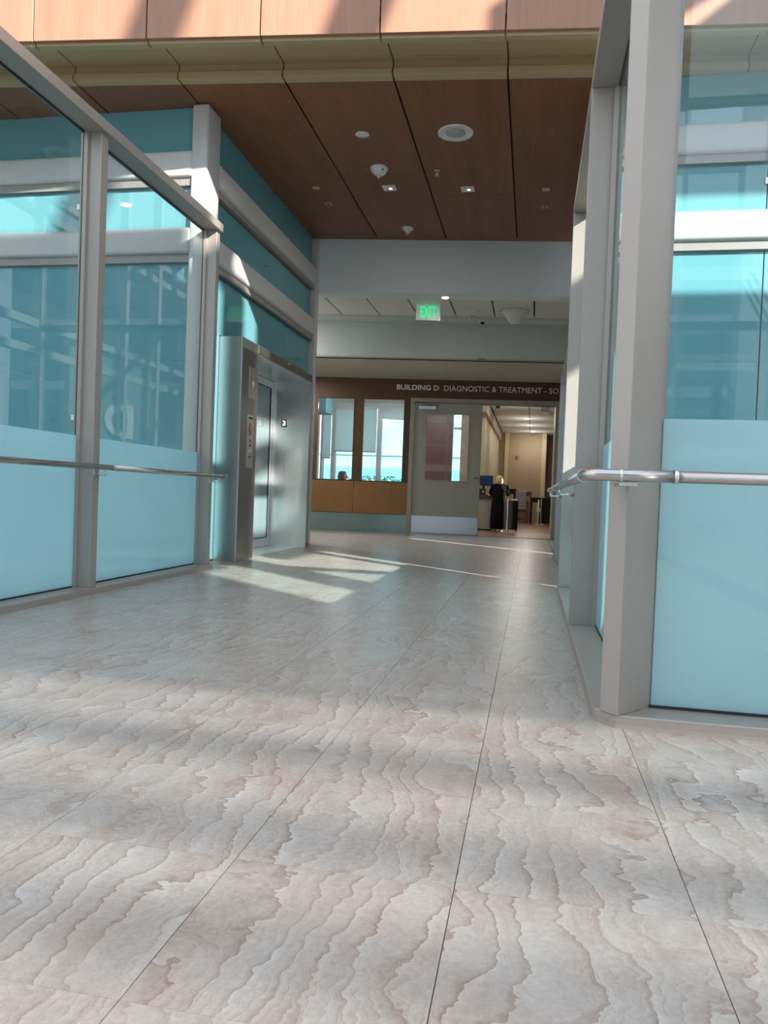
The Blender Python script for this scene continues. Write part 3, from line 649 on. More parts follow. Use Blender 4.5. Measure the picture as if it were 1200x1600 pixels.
# right leaf swung open into the room
d2 = rot_struct('door_2', 14.4, 'open door leaf swung back inside the reception room', 'door')
MB().prism([(1.70, .17), (1.74, .16), (2.05, 1.38), (2.01, 1.39)], .01, 2.49).build('door_leaf', 'door', d2, local=True)
MB().box(1.40, 1.58, .02, .07, 2.44, 2.475).build('door_closer', 'steel', d2, local=True)
MB().path([(1.42, .05, 2.43), (1.54, .10, 2.41), (1.63, .2, 2.40)], .01, 8).build('closer_arm', 'steel_dark', d2, local=True)
# lettering
sg = thing('wall_sign', 'raised white letters reading BUILDING D DIAGNOSTIC & TREATMENT - SO above the doors', 'sign', (-1.3, 14.4, 0), RZ)
text_obj('lettering', 'BUILDING D', .098, .80, 'letter', sg, facing((-1.313, -.014, 2.73), (1, 0, 0), (0, 0, 1)), .022, .014, label='bold letters BUILDING D')
text_obj('lettering', 'DIAGNOSTIC & TREATMENT - SO', .103, 2.13, 'letter', sg, facing((-.415, -.012, 2.728), (1, 0, 0), (0, 0, 1)), .0, .012, label='thin letters DIAGNOSTIC & TREATMENT - SO')

# ------------------------------------------------------------------ ceiling fixtures on the wood ceiling
def disc(mb, c, r, z0, z1, seg=32): return mb.lathe([(.001, z0), (r, z0), (r, z1), (.001, z1)], c, seg)
Z = Zc
t = thing('ceiling_speaker', 'large round white speaker grille in the wood ceiling', 'speaker', (-.865, 7.363, Z))
MB().lathe([(.001, -.004), (.125, -.004), (.155, -.014), (.17, -.010), (.172, -.001), (.001, -.001)], (0, 0, 0), 40).build('trim_ring', 'white', t, local=True)
MB().lathe([(.001, -.012), (.085, -.011), (.095, -.006), (.001, -.005)], (0, 0, 0), 32).build('grille', plain('speaker_mesh', (.45, .47, .46), .6, 0, .4, 500, .3), t, local=True)
tag(MB().lathe([(.001, -.008), (.062, -.008), (.068, -.004), (.068, -.0005), (.001, -.0005)], (-1.772, 7.301, Z), 32).build('cover_plate', 'white'), 'small flat round white cover plate in the wood ceiling', 'cover plate')
t = thing('smoke_detector', 'large white domed detector with clear tip on a ceiling seam', 'detector', (-1.757, 8.06, Z))
MB().lathe([(.001, -.085), (.04, -.082), (.075, -.055), (.098, -.02), (.10, -.0005), (.001, -.0005)], (0, 0, 0), 32).build('housing', 'white', t, local=True)
MB().lathe([(.001, -.115), (.016, -.11), (.022, -.095), (.022, -.08), (.001, -.08)], (0, 0, 0), 16).build('sensor_tip', 'steel', t, local=True)
MB().box(.045, .065, -.08, -.066, -.055, -.045).build('indicator_mark', 'red', t, local=True)
t = thing('smoke_detector', 'small cream cone detector near the bulkhead edge of the wood ceiling', 'detector', (-1.745, 9.90, Z))
MB().lathe([(.001, -.075), (.025, -.07), (.05, -.035), (.078, -.018), (.08, -.0005), (.001, -.0005)], (0, 0, 0), 28).build('housing', 'white', t, local=True)
MB().lathe([(.001, -.092), (.02, -.09), (.02, -.074), (.001, -.074)], (0, 0, 0), 16).build('sensor_tip', 'beige', t, local=True)
t = thing('sprinkler_head', 'chrome fire sprinkler head hanging from the wood ceiling', 'sprinkler', (-1.146, 8.2, Z))
MB().lathe([(.001, -.006), (.03, -.004), (.032, -.0005), (.001, -.0005)], (0, 0, 0), 20).build('escutcheon', 'steel', t, local=True)
MB().tube((0, 0, -.002), (0, 0, -.05), .006, 10).tube((-.014, 0, -.012), (-.005, 0, -.045), .004, 8).tube((.014, 0, -.012), (.005, 0, -.045), .004, 8).build('body', 'steel', t, local=True)
MB().lathe([(.001, -.055), (.02, -.054), (.02, -.05), (.001, -.05)], (0, 0, 0), 14).build('deflector', 'steel', t, local=True)
for (x, y, lab) in ((-1.745, 8.6, 'square recessed downlight right below the domed detector'), (-.86, 8.72, 'square recessed downlight beside the sprinkler head')):
    t = thing('downlight', lab, 'light', (x, y, Z), 0, 'square downlights in the wood ceiling')
    fr = MB()
    for q in ((-.075, .075, -.075, -.063), (-.075, .075, .063, .075), (-.075, -.063, -.063, .063), (.063, .075, -.063, .063)): fr.box(*q, -.005, -.0005)
    fr.build('trim', 'white', t, local=True)
    MB().hexa([(-.063, -.063, -.002), (.063, -.063, -.002), (.063, .063, -.002), (-.063, .063, -.002)], [(-.03, -.03, -.001), (.03, -.03, -.001), (.03, .03, -.001), (-.03, .03, -.001)]).build('reflector', 'white', t, local=True)
    MB().lathe([(.001, -.006), (.018, -.005), (.018, -.002), (.001, -.002)], (.01, .02, 0), 14).build('lamp_lens', 'lens', t, local=True)
for (x, y, lab) in ((-2.588, 8.51, 'beige square cover on the ceiling near the left glass wall'), (.012, 8.81, 'beige square cover on the ceiling at the right')):
    tag(MB().box(x-.042, x+.042, y-.042, y+.042, Z-.007, Z-.0005).build('cover_plate', 'beige', bevel=.002), lab, 'cover plate', 'beige square cover plates')
for (x, y, lab) in ((-2.573, 9.0, 'small red square indicator near the left glass wall'), (.006, 9.34, 'small red square indicator on the ceiling at the right')):
    t = thing('indicator_light', lab, 'indicator', (x, y, Z), 0, 'red indicator lights on the wood ceiling')
    MB().box(-.04, .04, -.045, .045, -.006, -.0005).build('bezel', 'beige', t, local=True)
    MB().box(-.02, .02, -.022, .022, -.012, -.006).build('lens', 'red', t, local=True)
# fixtures beyond the bulkhead
t = thing('downlight', 'small round downlight under the white bulkhead', 'light', (-1.30, 10.62, 3.517))
MB().lathe([(.001, -.006), (.07, -.006), (.075, -.0005), (.001, -.0005)], (0, 0, 0), 28).build('trim', 'white', t, local=True); MB().lathe([(.001, -.02), (.045, -.016), (.052, -.0065), (.001, -.0062)], (0, 0, 0), 24).build('lamp_lens', 'lens', t, local=True)
for x, y, z, e_, lab in ((-1.745, 8.6, Zc-.03, 4, None), (-.86, 8.72, Zc-.03, 4, None), (-1.30, 10.62, 3.48, 5, None)):
    ld = bpy.data.lights.new('downlight_lamp', 'AREA'); ld.shape = 'DISK'; ld.size = .12; ld.energy = e_; ld.color = (1, .9, .76)
    lo = bpy.data.objects.new('downlight_lamp', ld); COL.objects.link(lo); lo.location = (x, y, z)
for x, y, lab in ((-4.6, 11.6, 'added unseen fill downlight in the left side bay'), (-4.4, 13.2, 'added unseen fill downlight near the wood panels, left bay')):  # hidden lamps added to brighten the bulkhead and sign wall
    zz = 3.54 if y < 12.3 else 2.93
    t = thing('downlight', lab, 'light', (x, y, zz))
    MB().lathe([(.001, -.006), (.09, -.006), (.095, -.0005), (.001, -.0005)], (0, 0, 0), 24).build('trim', 'white', t, local=True)
    ld = bpy.data.lights.new('downlight_lamp', 'AREA'); ld.shape = 'DISK'; ld.size = .2; ld.energy = 75 if y < 12.3 else 25; ld.color = (.95, .97, 1)
    lo = bpy.data.objects.new('downlight_lamp', ld); COL.objects.link(lo); lo.parent = t; lo.location = (0, 0, -.03)
t = thing('exit_sign', 'hanging white sign with green EXIT letters and arrow', 'sign', (-1.62, 11.2, 3.33), RZ)
MB().box(-.178, .178, 0, .03, 0, .245).build('sign_face', 'exitw', t, local=True)
fr = MB()
for q in ((-.183, .183, -.006, 0), (-.183, .183, .245, .251), (-.183, -.178, 0, .245), (.178, .183, 0, .245)): fr.box(q[0], q[1], -.003, .033, q[2], q[3])
fr.build('sign_frame', 'steel_dark', t, local=True)
MB().box(-.09, .07, -.002, .03, .251, .27).box(-.02, .02, .005, .025, .27, .30).build('mount', 'black', t, local=True)
text_obj('letters', 'EXIT', .165, .235, 'exitg', t, facing((-.115, -.004, .042), (1, 0, 0), (0, 0, 1)), .028, .004, label='green EXIT letters')
MB().hexa([(.128, -.004, .08), (.140, -.004, .08), (.140, -.001, .08), (.128, -.001, .08)], [(.150, -.004, .125), (.164, -.004, .125), (.164, -.001, .125), (.150, -.001, .125)]).hexa([(.150, -.004, .125), (.164, -.004, .125), (.164, -.001, .125), (.150, -.001, .125)], [(.128, -.004, .17), (.140, -.004, .17), (.140, -.001, .17), (.128, -.001, .17)]).build('arrow', 'exitg', t, local=True)
t = thing('strobe', 'white ceiling sprinkler and strobe head right of the exit sign', 'strobe', (-1.0, 11.5, 3.56))
MB().box(-.09, .09, -.03, .03, -.045, -.0005).box(-.055, .055, -.025, .025, -.09, -.045).build('housing', 'white', t, local=True, bevel=.006)
MB().tube((-.02, 0, -.09), (-.02, 0, -.16), .01, 10).tube((.025, 0, -.09), (.025, 0, -.15), .01, 10).build('nozzle', 'steel', t, local=True)
t = thing('ceiling_light', 'wide white bowl shaped fixture on the white panel ceiling', 'light', (-.37, 11.62, 3.56))
MB().lathe([(.001, -.20), (.06, -.19), (.10, -.14), (.155, -.06), (.21, -.035), (.215, -.0005), (.001, -.0005)], (0, 0, 0), 32).build('bowl', 'tileceil', t, local=True)
t = thing('dome_camera', 'small dark lensed dome camera under the soffit edge', 'camera', (-.88, 12.1, 3.522))
MB().lathe([(.001, -.02), (.07, -.018), (.075, -.0005), (.001, -.0005)], (0, 0, 0), 24).build('base', 'white', t, local=True); MB().ball((0, 0, -.02), .035, .035, .035).build('lens_dome', 'black', t, local=True)

# ------------------------------------------------------------------ rooms beyond the wall
sbuild(MB().prism([(-7, 14.8), (2.2, 14.8), (2.2, 31), (-1.3, 31), (-1.3, 18.1), (-7, 18.1)], -.02, -.002), 'floor', 'carpet', 'orange brown floor of the reception room')
rm_c = struct('ceiling', label='white panel ceiling of the reception room')
MB().box(-7, 2.5, 14.6, 18.2, 2.98, 3.05).box(-1.35, 2.5, 18.2, 31, 2.98, 3.05).build('ceiling_backing', 'joint', rm_c)
for i in range(-5, 4):
    for j in range(9):
        x0 = -1.05+.9*i; y0 = 14.75+1.8*j
        if x0 < -1.3 and y0 > 17: continue
        if y0 > 25.5 and x0 < .4: continue
        MB().box(x0+.01, x0+.89, y0+.012, y0+1.788, 2.93, 2.95).build('ceiling_panel', 'tileceil', rm_c)
sbuild(MB().box(-1.3, .42, 25.6, 25.7, 0, 2.98), 'wall_far', 'tan', 'tan far wall of the reception room', 'wall')
sbuild(MB().box(-.94, -.82, 25.48, 25.6, 0, 2.93), 'trim_3', 'yellow', 'pale pilaster at the left of the far wall', 'trim')
sbuild(MB().box(.262, .40, 25.48, 25.6, 0, 2.93), 'trim_4', 'yellow', 'pale pilaster at the right of the far wall', 'trim')
sbuild(MB().box(.42, 2.2, 26.2, 26.3, 0, 2.93), 'wall_far_recess', 'cherry', 'dark wood recess at the right of the far wall', 'wall')
sbuild(MB().box(-1.25, -1.15, 18.2, 25.6, 0, 2.93), 'wall_reception_left', 'yellow', 'pale yellow side wall of the reception room', 'wall')
sbuild(MB().box(2.2, 2.3, 14.8, 31, 0, 2.98), 'wall_reception_right', 'tan', 'tan side wall of the reception room', 'wall')
sbuild(MB().box(-1.30, -1.07, 17.0, 25.3, 2.65, 2.93), 'trim_5', 'tan', 'tan beam below the reception ceiling', 'trim')
ww = struct('wall_outer', label='outer window wall of the waiting area', cat='wall')
MB().box(-7, -5.2, 18, 18.15, 0, 2.93).build('wall_section', 'wallgrey', ww); MB().box(-5.2, -1.25, 18, 18.15, 2.81, 2.93).build('wall_section', 'wallgrey', ww); MB().box(-5.2, -1.25, 18, 18.15, 0, .75).build('wall_section', 'wallgrey', ww)
MB().box(-2.62, -1.90, 18, 18.15, .75, 2.81).build('wall_section', 'cherry', ww)
for x0, x1, m_ in ((-5.12, -5.06, 'tube'), (-4.85, -4.755, 'tube'), (-3.72, -3.625, 'tube'), (-2.68, -2.62, 'tube'), (-1.70, -1.52, 'tan'), (-1.31, -1.25, 'tube')):
    MB().box(x0, x1, 17.95, 18.12, .75, 2.81).build('mullion', m_, ww)
MB().box(-1.9, -1.7, 17.97, 18.1, 2.33, 2.38).build('transom', 'steel_dark', ww)
for x0, x1 in ((-5.06, -4.85), (-4.755, -3.72), (-3.625, -2.68), (-1.9, -1.7), (-1.52, -1.31)):
    MB().box(x0, x1, 18.05, 18.06, .75, 2.81).build('pane', 'winglass', ww) if False else None
M['winglass'] = clearglass('tinted_window_glass', (.62, .90, .96))
for x0, x1 in ((-5.06, -4.85), (-4.755, -3.72), (-3.625, -2.68), (-1.9, -1.7), (-1.52, -1.31)):
    MB().box(x0, x1, 18.05, 18.06, .75, 2.81).build('pane', 'winglass', ww)
for i, (x0, x1, z, lab) in enumerate(((-5.06, -4.86, 1.55, 'narrow roller shade at the far left window'), (-4.75, -3.73, 1.725, 'wide roller shade pulled halfway down'), (-3.62, -2.69, 2.52, 'roller shade pulled up near the window head'))):
    t = thing('roller_shade', lab, 'roller shade', ((x0+x1)/2, 17.93, 2.78), 0, 'roller shades at the lobby windows')
    MB().box(x0, x1, 17.925, 17.929, z+.02, 2.79).build('fabric', 'shade', t); MB().box(x0, x1, 17.918, 17.936, z, z+.022).build('bottom_bar', 'steel_dark', t); MB().tube((x0, 17.93, 2.79), (x1, 17.93, 2.79), .02, 12).build('roller', 'white', t)
tag(MB().box(-6.4, -4.55, 16.3, 16.9, 2.50, 2.86).build('ceiling_duct', 'bldgdark', bevel=.01), 'dark teal boxed bulkhead at the top of the left lobby window', 'bulkhead')
# fire alarm on far wall
t = thing('fire_alarm', 'small red fire alarm with white strobe on the tan wall', 'fire alarm', (-.542, 25.6, 2.11))
MB().box(-.045, .045, -.04, -.001, -.06, .06).build('housing', 'red', t, local=True, bevel=.006); MB().box(-.018, .018, -.055, -.04, -.022, .022).build('strobe_lens', 'white', t, local=True)
# camera + lights in the reception ceiling
t = thing('dome_camera', 'white dome camera on the reception ceiling left of the lights', 'camera', (-.86, 17.9, 2.93))
MB().lathe([(.001, -.05), (.09, -.045), (.095, -.001), (.001, -.001)], (0, 0, 0), 24).build('base', 'white', t, local=True); MB().ball((0, 0, -.055), .055, .055, .05).build('lens_dome', 'black', t, local=True)
for k, (x, y) in enumerate(((-.35, 17.9), (-.22, 21.0), (-.15, 22.9), (-.05, 24.9), (-.5, 16.1))):
    t = thing('downlight', ['lit round downlight nearest above the desk', 'second lit downlight of the reception row', 'third lit downlight of the reception row', 'last lit downlight before the tan far wall', 'lit downlight just inside the door head'][k], 'light', (x, y, 2.93), 0, 'round downlights in the reception ceiling')
    MB().lathe([(.001, -.004), (.095, -.004), (.10, -.001), (.001, -.001)], (0, 0, 0), 24).build('trim', 'white', t, local=True); MB().lathe([(.001, -.012), (.07, -.010), (.075, -.005), (.001, -.0045)], (0, 0, 0), 24).build('lamp_lens', 'lamp', t, local=True)
    ld = bpy.data.lights.new('downlight_lamp', 'AREA'); ld.shape = 'DISK'; ld.size = .15; ld.energy = 5; ld.color = (1, .92, .82)
    lo = bpy.data.objects.new('downlight_lamp', ld); COL.objects.link(lo); lo.parent = t; lo.location = (0, 0, -.03)
    pd = bpy.data.lights.new('fill_light', 'POINT'); pd.shadow_soft_size = .09; pd.energy = 9; pd.color = (1, .93, .85)  # extra fill lamp added below the fitting to brighten the ceiling
    po = bpy.data.objects.new('fill_light', pd); COL.objects.link(po); po.parent = t; po.location = (0, 0, -.42)
for x, lab in ((-3.9, 'added unseen fill downlight over the waiting area, nearer the left window'), (-2.4, 'added unseen fill downlight over the waiting area, behind the door')):  # hidden lamps added to lift the shades and window head
    t = thing('downlight', lab, 'light', (x, 16.2, 2.93))
    MB().lathe([(.001, -.006), (.09, -.006), (.095, -.0005), (.001, -.0005)], (0, 0, 0), 24).build('trim', 'white', t, local=True)
    pd = bpy.data.lights.new('fill_light', 'POINT'); pd.shadow_soft_size = .09; pd.energy = 22; pd.color = (.95, .97, 1)
    po = bpy.data.objects.new('fill_light', pd); COL.objects.link(po); po.parent = t; po.location = (0, 0, -.3)
t = thing('air_vent', 'dark slotted air vent in the reception ceiling', 'vent', (.35, 19.5, 2.93))
MB().lathe([(.001, -.03), (.12, -.028), (.15, -.01), (.15, -.001), (.001, -.001)], (0, 0, 0), 24).build('diffuser', 'white', t, local=True); MB().lathe([(.001, -.04), (.07, -.038), (.07, -.03), (.001, -.03)], (0, 0, 0), 20).build('core', 'steel_dark', t, local=True)

# ------------------------------------------------------------------ reception furniture
t = thing('reception_desk', 'reception desk with beige end panel and dark cherry top', 'desk', (-1.3, 17.7, 0))
MB().box(-1.95, -.85, 17.40, 17.46, .03, .735).build('end_panel', 'deskside', t, bevel=.004, bseg=1)
MB().box(-1.95, -1.89, 17.46, 17.93, .03, .735).build('side_panel', 'deskside', t); MB().box(-.91, -.85, 17.46, 17.5, .03, .735).build('side_panel', 'deskside', t)
MB().box(-1.99, -.76, 17.36, 17.93, .735, .80).build('desk_top', 'cherry', t, bevel=.006, bseg=2)
MB().box(-1.9, -.87, 17.42, 17.46, 0, .03).build('plinth', 'black', t)
t = thing('monitor', 'dark computer monitor with blue screen on the reception desk', 'monitor', (-1.08, 17.82, .80))
MB().box(-.24, .18, 0, .03, .22, .455).build('bezel', 'black', t, local=True, bevel=.005); MB().box(-.225, .165, -.003, 0, .235, .44).build('screen', 'screen', t, local=True)
MB().box(-.06, -.01, .03, .05, .01, .3).box(-.13, .08, -.05, .10, 0, .012).build('stand', 'black', t, local=True)
t = thing('desk_phone', 'black phone below the monitor on the reception desk', 'phone', (-1.1, 17.6, .80))
MB().hexa([(-.10, -.06, 0), (.05, -.06, 0), (.05, .08, 0), (-.10, .08, 0)], [(-.10, -.05, .06), (.05, -.05, .06), (.05, .08, .15), (-.10, .08, .15)]).build('body', 'black', t, local=True); MB().box(-.02, .02, -.058, -.045, .06, .09).build('display', 'white', t, local=True)
tag(MB().box(-.99, -.87, 17.6, 17.66, .80, .98).build('paper_holder', 'deskside', bevel=.004), 'grey upright paper holder between the phone and the woman', 'paper holder')

# person figures --------------------------------------------------------
def figure(parent, joints, bones, mat, name='body', sub=2):
    me = bpy.data.meshes.new(name); keys = list(joints); me.from_pydata([joints[k][:3] for k in keys], [(keys.index(a), keys.index(b)) for a, b in bones], [])
    o = bpy.data.objects.new(name, me); COL.objects.link(o)
    sk = o.modifiers.new('skin', 'SKIN'); ss = o.modifiers.new('sub', 'SUBSURF'); ss.levels = sub; ss.render_levels = sub
    for i, k in enumerate(keys):
        r_ = joints[k][3]; v = me.skin_vertices[0].data[i]; v.radius = r_ if isinstance(r_, tuple) else (r_, r_); v.use_root = (i == 0)
    bpy.context.view_layer.update()
    m2 = bpy.data.meshes.new_from_object(o.evaluated_get(bpy.context.evaluated_depsgraph_get()))
    COL.objects.unlink(o); bpy.data.objects.remove(o)
    for p in m2.polygons: p.use_smooth = True
    m2.materials.clear(); m2.materials.append(M[mat]); m2.name = name
    o = bpy.data.objects.new(name, m2); COL.objects.link(o); attach(o, parent, True); return o
def head(par, c, r, hairmat, look=0.0, bob=True):
    hb = MB(); hb.ball((0, 0, 0), r*.78, r*.92, r, 20, 14); hb.ball((0, -r*.9, -r*.12), r*.13, r*.2, r*.22, 8, 6)
    for s_ in (-1, 1): hb.ball((s_*r*.78, .05*r, -r*.08), r*.1, r*.18, r*.26, 8, 6)
    hb.ball((0, -r*.82, -r*.52), r*.28, r*.12, r*.07, 8, 6)
    R_ = Matrix.Rotation(look, 4, 'Z')
    hb.v = [tuple(R_ @ Vector(v) + Vector(c)) for v in hb.v]
    h = hb.build('head', 'skin', par, local=True)
    e = MB()
    for s_ in (-1, 1): e.ball((s_*r*.3, -r*.84, r*.04), r*.11, r*.09, r*.07, 8, 6)
    e.v = [tuple(R_ @ Vector(v) + Vector(c)) for v in e.v]; e.build('eyes', 'black', h, local=True)
    k = MB()
    prof = [(.02, 1.16), (.45, 1.12), (.78, .88), (.98, .45), (1.02, 0), (.99, -.5), (.90, -.95), (.62, -1.15)] if bob else [(.02, 1.12), (.5, 1.06), (.85, .8), (.98, .3), (.98, -.4), (1.0, -1.1), (.9, -1.7), (.4, -1.9)]
    seg = 26; rings = []
    for rr, z in prof:
        i = len(k.v); rings.append(i)
        for j in range(seg):
            t_ = 2*math.pi*j/seg; y_ = math.sin(t_); x_ = math.cos(t_)
            f = rr*(1 + .04*math.sin(5*t_+z*3))
            yy = y_*f*1.02 + .12
            if yy < -.35 and z < .55: yy = -.35 + (yy+.35)*.12       # face opening at the front
            k.v.append((x_*f*.92*r, yy*r, z*r))
    for a, b_ in zip(rings, rings[1:]):
        for j in range(seg): q = (j+1) % seg; k.f.append((a+j, a+q, b_+q, b_+j)); k.smooth.add(len(k.f)-1)
    k.v = [tuple(R_ @ Vector(v) + Vector(c)) for v in k.v]
    k.build('hair', hairmat, par, local=True)
def hand(par, c, d, s=1.0):
    hb = MB(); c = Vector(c); d = Vector(d).normalized(); sd = d.cross(Vector((0, 0, 1))).normalized(); up = sd.cross(d)
    hb.path([c-d*.02, c+d*.03*s, c+d*.075*s], [.02*s, .034*s, .036*s], 10)
    for k, ln in enumerate((.062, .075, .07, .055)):
        b0 = c+d*.07*s+sd*(k-1.5)*.019*s; b1 = b0+d*ln*.55*s-up*.006*s; b2 = b1+d*ln*.42*s-up*.022*s; hb.path([b0, b1, b2], [.009*s, .0085*s, .007*s], 8)
    b0 = c+d*.02*s-sd*.03*s; hb.path([b0, b0+d*.03*s-sd*.02*s, b0+d*.055*s-sd*.026*s-up*.01], [.011*s, .01*s, .008*s], 8)
    return hb.build('hand', 'skin', par, local=True)
# woman standing with her back to the camera at the desk
s_ = .775
t = thing('person', 'blonde woman in long black clothes standing with her back turned at the desk', 'person', (-.72, 17.15, 0))
J = {'pelvis': (0, 0, .68, (.145, .10)), 'belly': (0, 0, .82, (.125, .09)), 'chest': (0, .015, .97, (.155, .10)), 'neck': (0, .02, 1.065, .05), 'nk2': (0, .02, 1.10, .042),
     'shl': (-.15, .0, 1.01, .052), 'ell': (-.20, .06, .84, .042), 'wrl': (-.17, .22, .83, .032), 'shr': (.15, 0, 1.01, .052), 'elr': (.21, .05, .83, .042), 'wrr': (.17, .22, .83, .032),
     'hl': (-.07, 0, .60, .095), 'kl': (-.075, -.01, .36, .085), 'al': (-.075, 0, .09, .075), 'hr': (.07, 0, .60, .095), 'kr': (.075, -.01, .36, .085), 'ar': (.075, 0, .09, .075)}
Bn = [('pelvis', 'belly'), ('belly', 'chest'), ('chest', 'neck'), ('neck', 'nk2'), ('chest', 'shl'), ('shl', 'ell'), ('ell', 'wrl'), ('chest', 'shr'), ('shr', 'elr'), ('elr', 'wrr'), ('pelvis', 'hl'), ('hl', 'kl'), ('kl', 'al'), ('pelvis', 'hr'), ('hr', 'kr'), ('kr', 'ar')]
figure(t, J, Bn, 'blackcloth')
MB().lathe([(.06, .995), (.15, .93), (.135, .80), (.165, .62), (.175, .35), (.18, .06), (.17, .055), (.05, .6)], (0, 0, 0), 24).build('long_coat', 'blackcloth', t, local=True)
head(t, (0, .03, 1.15), .088, 'blonde', math.pi)
hand(t, (-.17, .24, .83), (.2, 1, -.05), .85); hand(t, (.17, .24, .83), (-.2, 1, -.05), .85)
for x in (-.075, .075): MB().hexa([(x-.035, -.08, 0), (x+.035, -.08, 0), (x+.038, .13, 0), (x-.038, .13, 0)], [(x-.03, -.07, .055), (x+.03, -.07, .055), (x+.028, .11, .03), (x-.028, .11, .03)]).build('shoe', 'beige', t, local=True, bevel=.01)
# seated person behind the lobby window
t = thing('person', 'dark haired person seated in profile behind the left lobby window', 'person', (-4.22, 16.45, 0), 0)
J = {'pelvis': (0, 0, .50, (.14, .12)), 'belly': (0.01, 0, .64, (.12, .10)), 'chest': (.03, 0, .84, (.14, .11)), 'neck': (.04, 0, .96, .052), 'nk2': (.05, 0, 1.0, .045),
     'shl': (.03, -.16, .89, .052), 'ell': (.08, -.19, .68, .042), 'wrl': (.28, -.12, .66, .03), 'shr': (.03, .16, .89, .052), 'elr': (.08, .19, .68, .042), 'wrr': (.28, .12, .66, .03),
     'hl': (.05, -.09, .48, .09), 'kl': (.42, -.10, .48, .07), 'al': (.40, -.10, .08, .045), 'fl': (.52, -.10, .04, .04), 'hr': (.05, .09, .48, .09), 'kr': (.42, .10, .48, .07), 'ar': (.40, .10, .08, .045), 'fr': (.52, .10, .04, .04)}
Bn = [('pelvis', 'belly'), ('belly', 'chest'), ('chest', 'neck'), ('neck', 'nk2'), ('chest', 'shl'), ('shl', 'ell'), ('ell', 'wrl'), ('chest', 'shr'), ('shr', 'elr'), ('elr', 'wrr'), ('pelvis', 'hl'), ('hl', 'kl'), ('kl', 'al'), ('al', 'fl'), ('pelvis', 'hr'), ('hr', 'kr'), ('kr', 'ar'), ('ar', 'fr')]
figure(t, J, Bn, 'blackcloth')
head(t, (.07, 0, 1.10), .105, 'brownhair', math.pi/2, False)
hand(t, (.29, -.12, .66), (1, .3, -.1), .9); hand(t, (.29, .12, .66), (1, -.3, -.1), .9)

def chair(loc, rz, label, mat='purple', s=1.0):
    t = thing('armchair', label, 'chair', loc, rz)
    MB().box(-.26, .26, -.24, .24, .40, .50).build('seat', mat, t, local=True, bevel=.025, bseg=3)
    MB().hexa([(-.24, .20, .52), (.24, .20, .52), (.24, .26, .52), (-.24, .26, .52)], [(-.24, .27, .97), (.24, .27, .97), (.24, .32, .97), (-.24, .32, .97)]).build('backrest', mat, t, local=True, bevel=.015, bseg=2)
    for x, y, h in ((-.29, -.22, .66), (.29, -.22, .66), (-.29, .26, .66), (.29, .26, .66)): MB().box(x-.022, x+.022, y-.022, y+.022, 0, h).build('leg', 'cherry', t, local=True)
    for x in (-.29, .29): MB().box(x-.03, x+.03, -.27, .29, .66, .69).build('armrest', 'cherry', t, local=True, bevel=.006)
    MB().box(-.27, .27, -.22, -.19, .34, .40).box(-.27, .27, .2, .24, .34, .40).box(-.27, .27, -.2, .22, .10, .13).build('seat_rail', 'cherry', t, local=True)
    return t
chair((-.42, 24.15, 0), 0, 'lavender patterned armchair with cherry frame beside the dark tables')
t = thing('rolling_case', 'upright black rolling case with silver edge right beside the standing woman', 'suitcase', (-.41, 17.1, 0))
MB().box(-.10, .12, 0, .25, .05, .70).build('body', 'blackcloth', t, local=True, bevel=.015); MB().box(-.116, -.10, .0, .02, .03, .74).build('edge_strip', 'steel', t, local=True)
MB().box(-.04, .10, .05, .12, .70, .735).build('top_pocket', 'white', t, local=True, bevel=.005)
for x in (-.08, .09): MB().tube((x-.01, .04, .03), (x+.01, .04, .03), .03, 12).build('wheel', 'black', t, local=True)
def table(loc, w_, d_, h_, label, mat='black'):
    t = thing('side_table', label, 'table', loc)
    MB().box(-w_/2, w_/2, -d_/2, d_/2, h_-.04, h_).build('table_top', mat, t, local=True, bevel=.004)
    for x in (-1, 1):
        for y in (-1, 1): MB().box(x*(w_/2-.04)-.022, x*(w_/2-.04)+.022, y*(d_/2-.04)-.022, y*(d_/2-.04)+.022, 0, h_-.04).build('leg', mat, t, local=True)
    MB().box(-w_/2+.04, w_/2-.04, -d_/2+.03, -d_/2+.05, h_-.14, h_-.04).build('apron', mat, t, local=True)
    return t
table((-.72, 20.3, 0), .62, .6, 1.0, 'tall black table behind the rolling case')
table((-.30, 25.0, 0), .60, .5, .99, 'dark cherry console table behind the lavender chair', 'cherry')
tag(MB().box(-.40, -.16, 24.85, 25.05, .99, 1.015).build('paper_stack', 'white', bevel=.004), 'white papers lying on the cherry console table', 'papers')
table((.12, 22.9, 0), .32, .4, .80, 'narrow black stand left of the black cabinet')
t = thing('floor_stand', 'slim white floor stand under the narrow black stand', 'stand', (.20, 22.4, 0))
MB().tube((0, 0, .02), (0, 0, .74), .022, 14).build('pole', 'white', t, local=True); MB().lathe([(.001, 0), (.1, 0), (.09, .02), (.001, .03)], (0, 0, 0), 20).build('foot', 'white', t, local=True); MB().box(-.05, .05, -.04, .04, .38, .5).build('holder', 'white', t, local=True, bevel=.01)
t = thing('file_cabinet', 'low black two door cabinet at the right edge of the doorway', 'cabinet', (.55, 23.0, 0))
MB().box(-.25, .45, 0, .4, .04, .80).build('body', 'black', t, local=True, bevel=.004)
for x0, x1 in ((-.24, .045), (.055, .44)): MB().box(x0, x1, -.018, 0, .06, .78).build('door', 'black', t, local=True, bevel=.003)
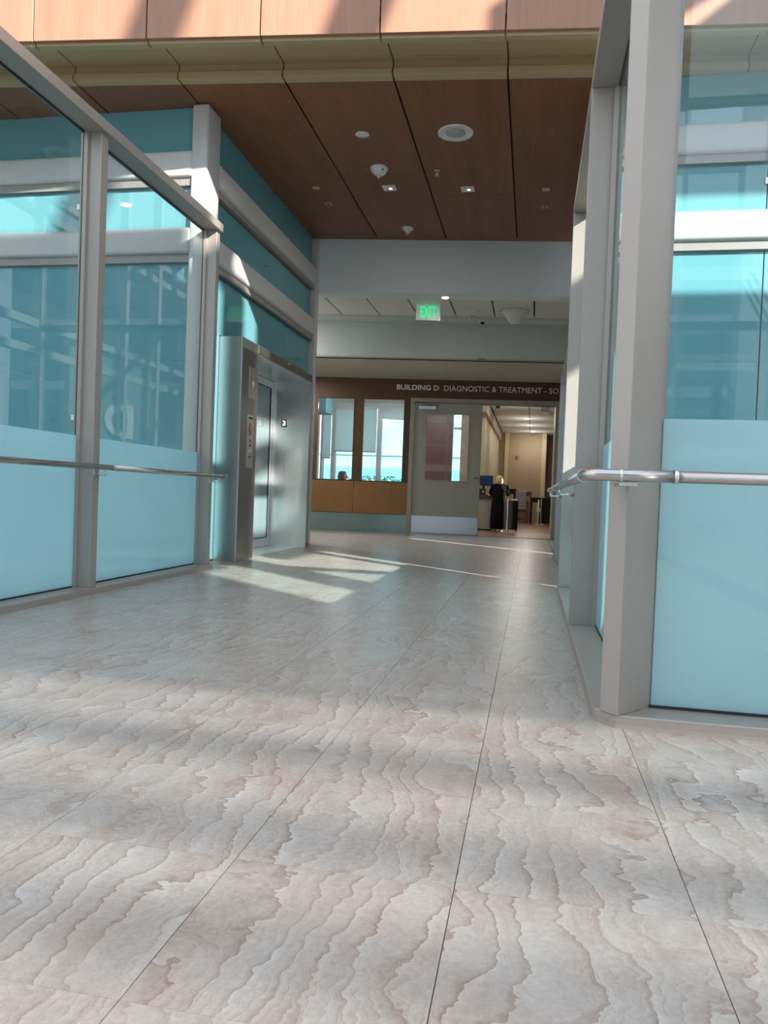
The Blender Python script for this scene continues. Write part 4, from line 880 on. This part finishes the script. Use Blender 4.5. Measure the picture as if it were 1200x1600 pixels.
for x in (-.2, .1, .4): MB().box(x-.03, x+.03, .0, .05, 0, .04).build('foot', 'steel', t, local=True)

# ------------------------------------------------------------------ outside the waiting-area windows
t = thing('building', 'pale blue office block outside the waiting area windows', 'building', (-4, 42, -5))
MB().box(-22, 6, 42, 50, -5, 2.2).build('facade', 'bldg', t); MB().box(-22, 6, 42, 50, 2.2, 9).build('upper_facade', 'bldgwhite', t)
for z in (-3.2, -.4, 1.2, 2.9): MB().box(-22, 6, 41.9, 42, z, z+.12).build('band', 'white', t)
t = thing('building', 'unseen grey office building with window bands, added behind the camera to dim reflections', 'building', (-2, -26, -5))  # out of view, added to darken what the glass reflects
MB().box(-30, 26, -34, -26, -5, 14).build('facade', 'bldgoff', t)
for z in (-1, 2.5, 6, 9.5): MB().box(-30, 26, -26.06, -25.98, z, z+.5).build('band', 'white', t)
t = thing('hoarding', 'dark teal hoarding fence outside the windows', 'fence', (-8, 30, -5))
for k in range(12): MB().box(-18+1.6*k, -16.43+1.6*k, 30, 30.1, -5, 1.30+.04*math.sin(k*2)).build('fence_panel', 'bldgdark', t)
t = thing('flowering_shrub', 'shrub with salmon flowers outside the right lobby window', 'shrub', (-4.6, 24, -5))
lv = MB(); fw = MB()
for k in range(260):
    a = random.uniform(0, 6.28); r_ = random.uniform(.1, 1.0); c = Vector((-4.8+r_*math.cos(a)*1.1, 24+r_*math.sin(a)*.4, random.uniform(.3, 1.32)))
    u = Vector((random.uniform(-1, 1), random.uniform(-1, 1), random.uniform(-1, 1))).normalized()*.09; v_ = u.orthogonal().normalized()*.05
    lv.quad(c-u, c+v_, c+u, c-v_)
for k in range(16):
    c = (-4.8+random.uniform(-1, 1), 23.6+random.uniform(-.1, .1), random.uniform(.85, 1.3)); fw.ball(c, .07, .05, .05, 8, 5)
lv.build('foliage', 'leaf', t, kind='stuff'); fw.build('flowers', 'flower', t, kind='stuff')
MB().tube((-4.8, 24, -5), (-4.8, 24, .6), .06, 8).build('trunk', 'cherry', t)
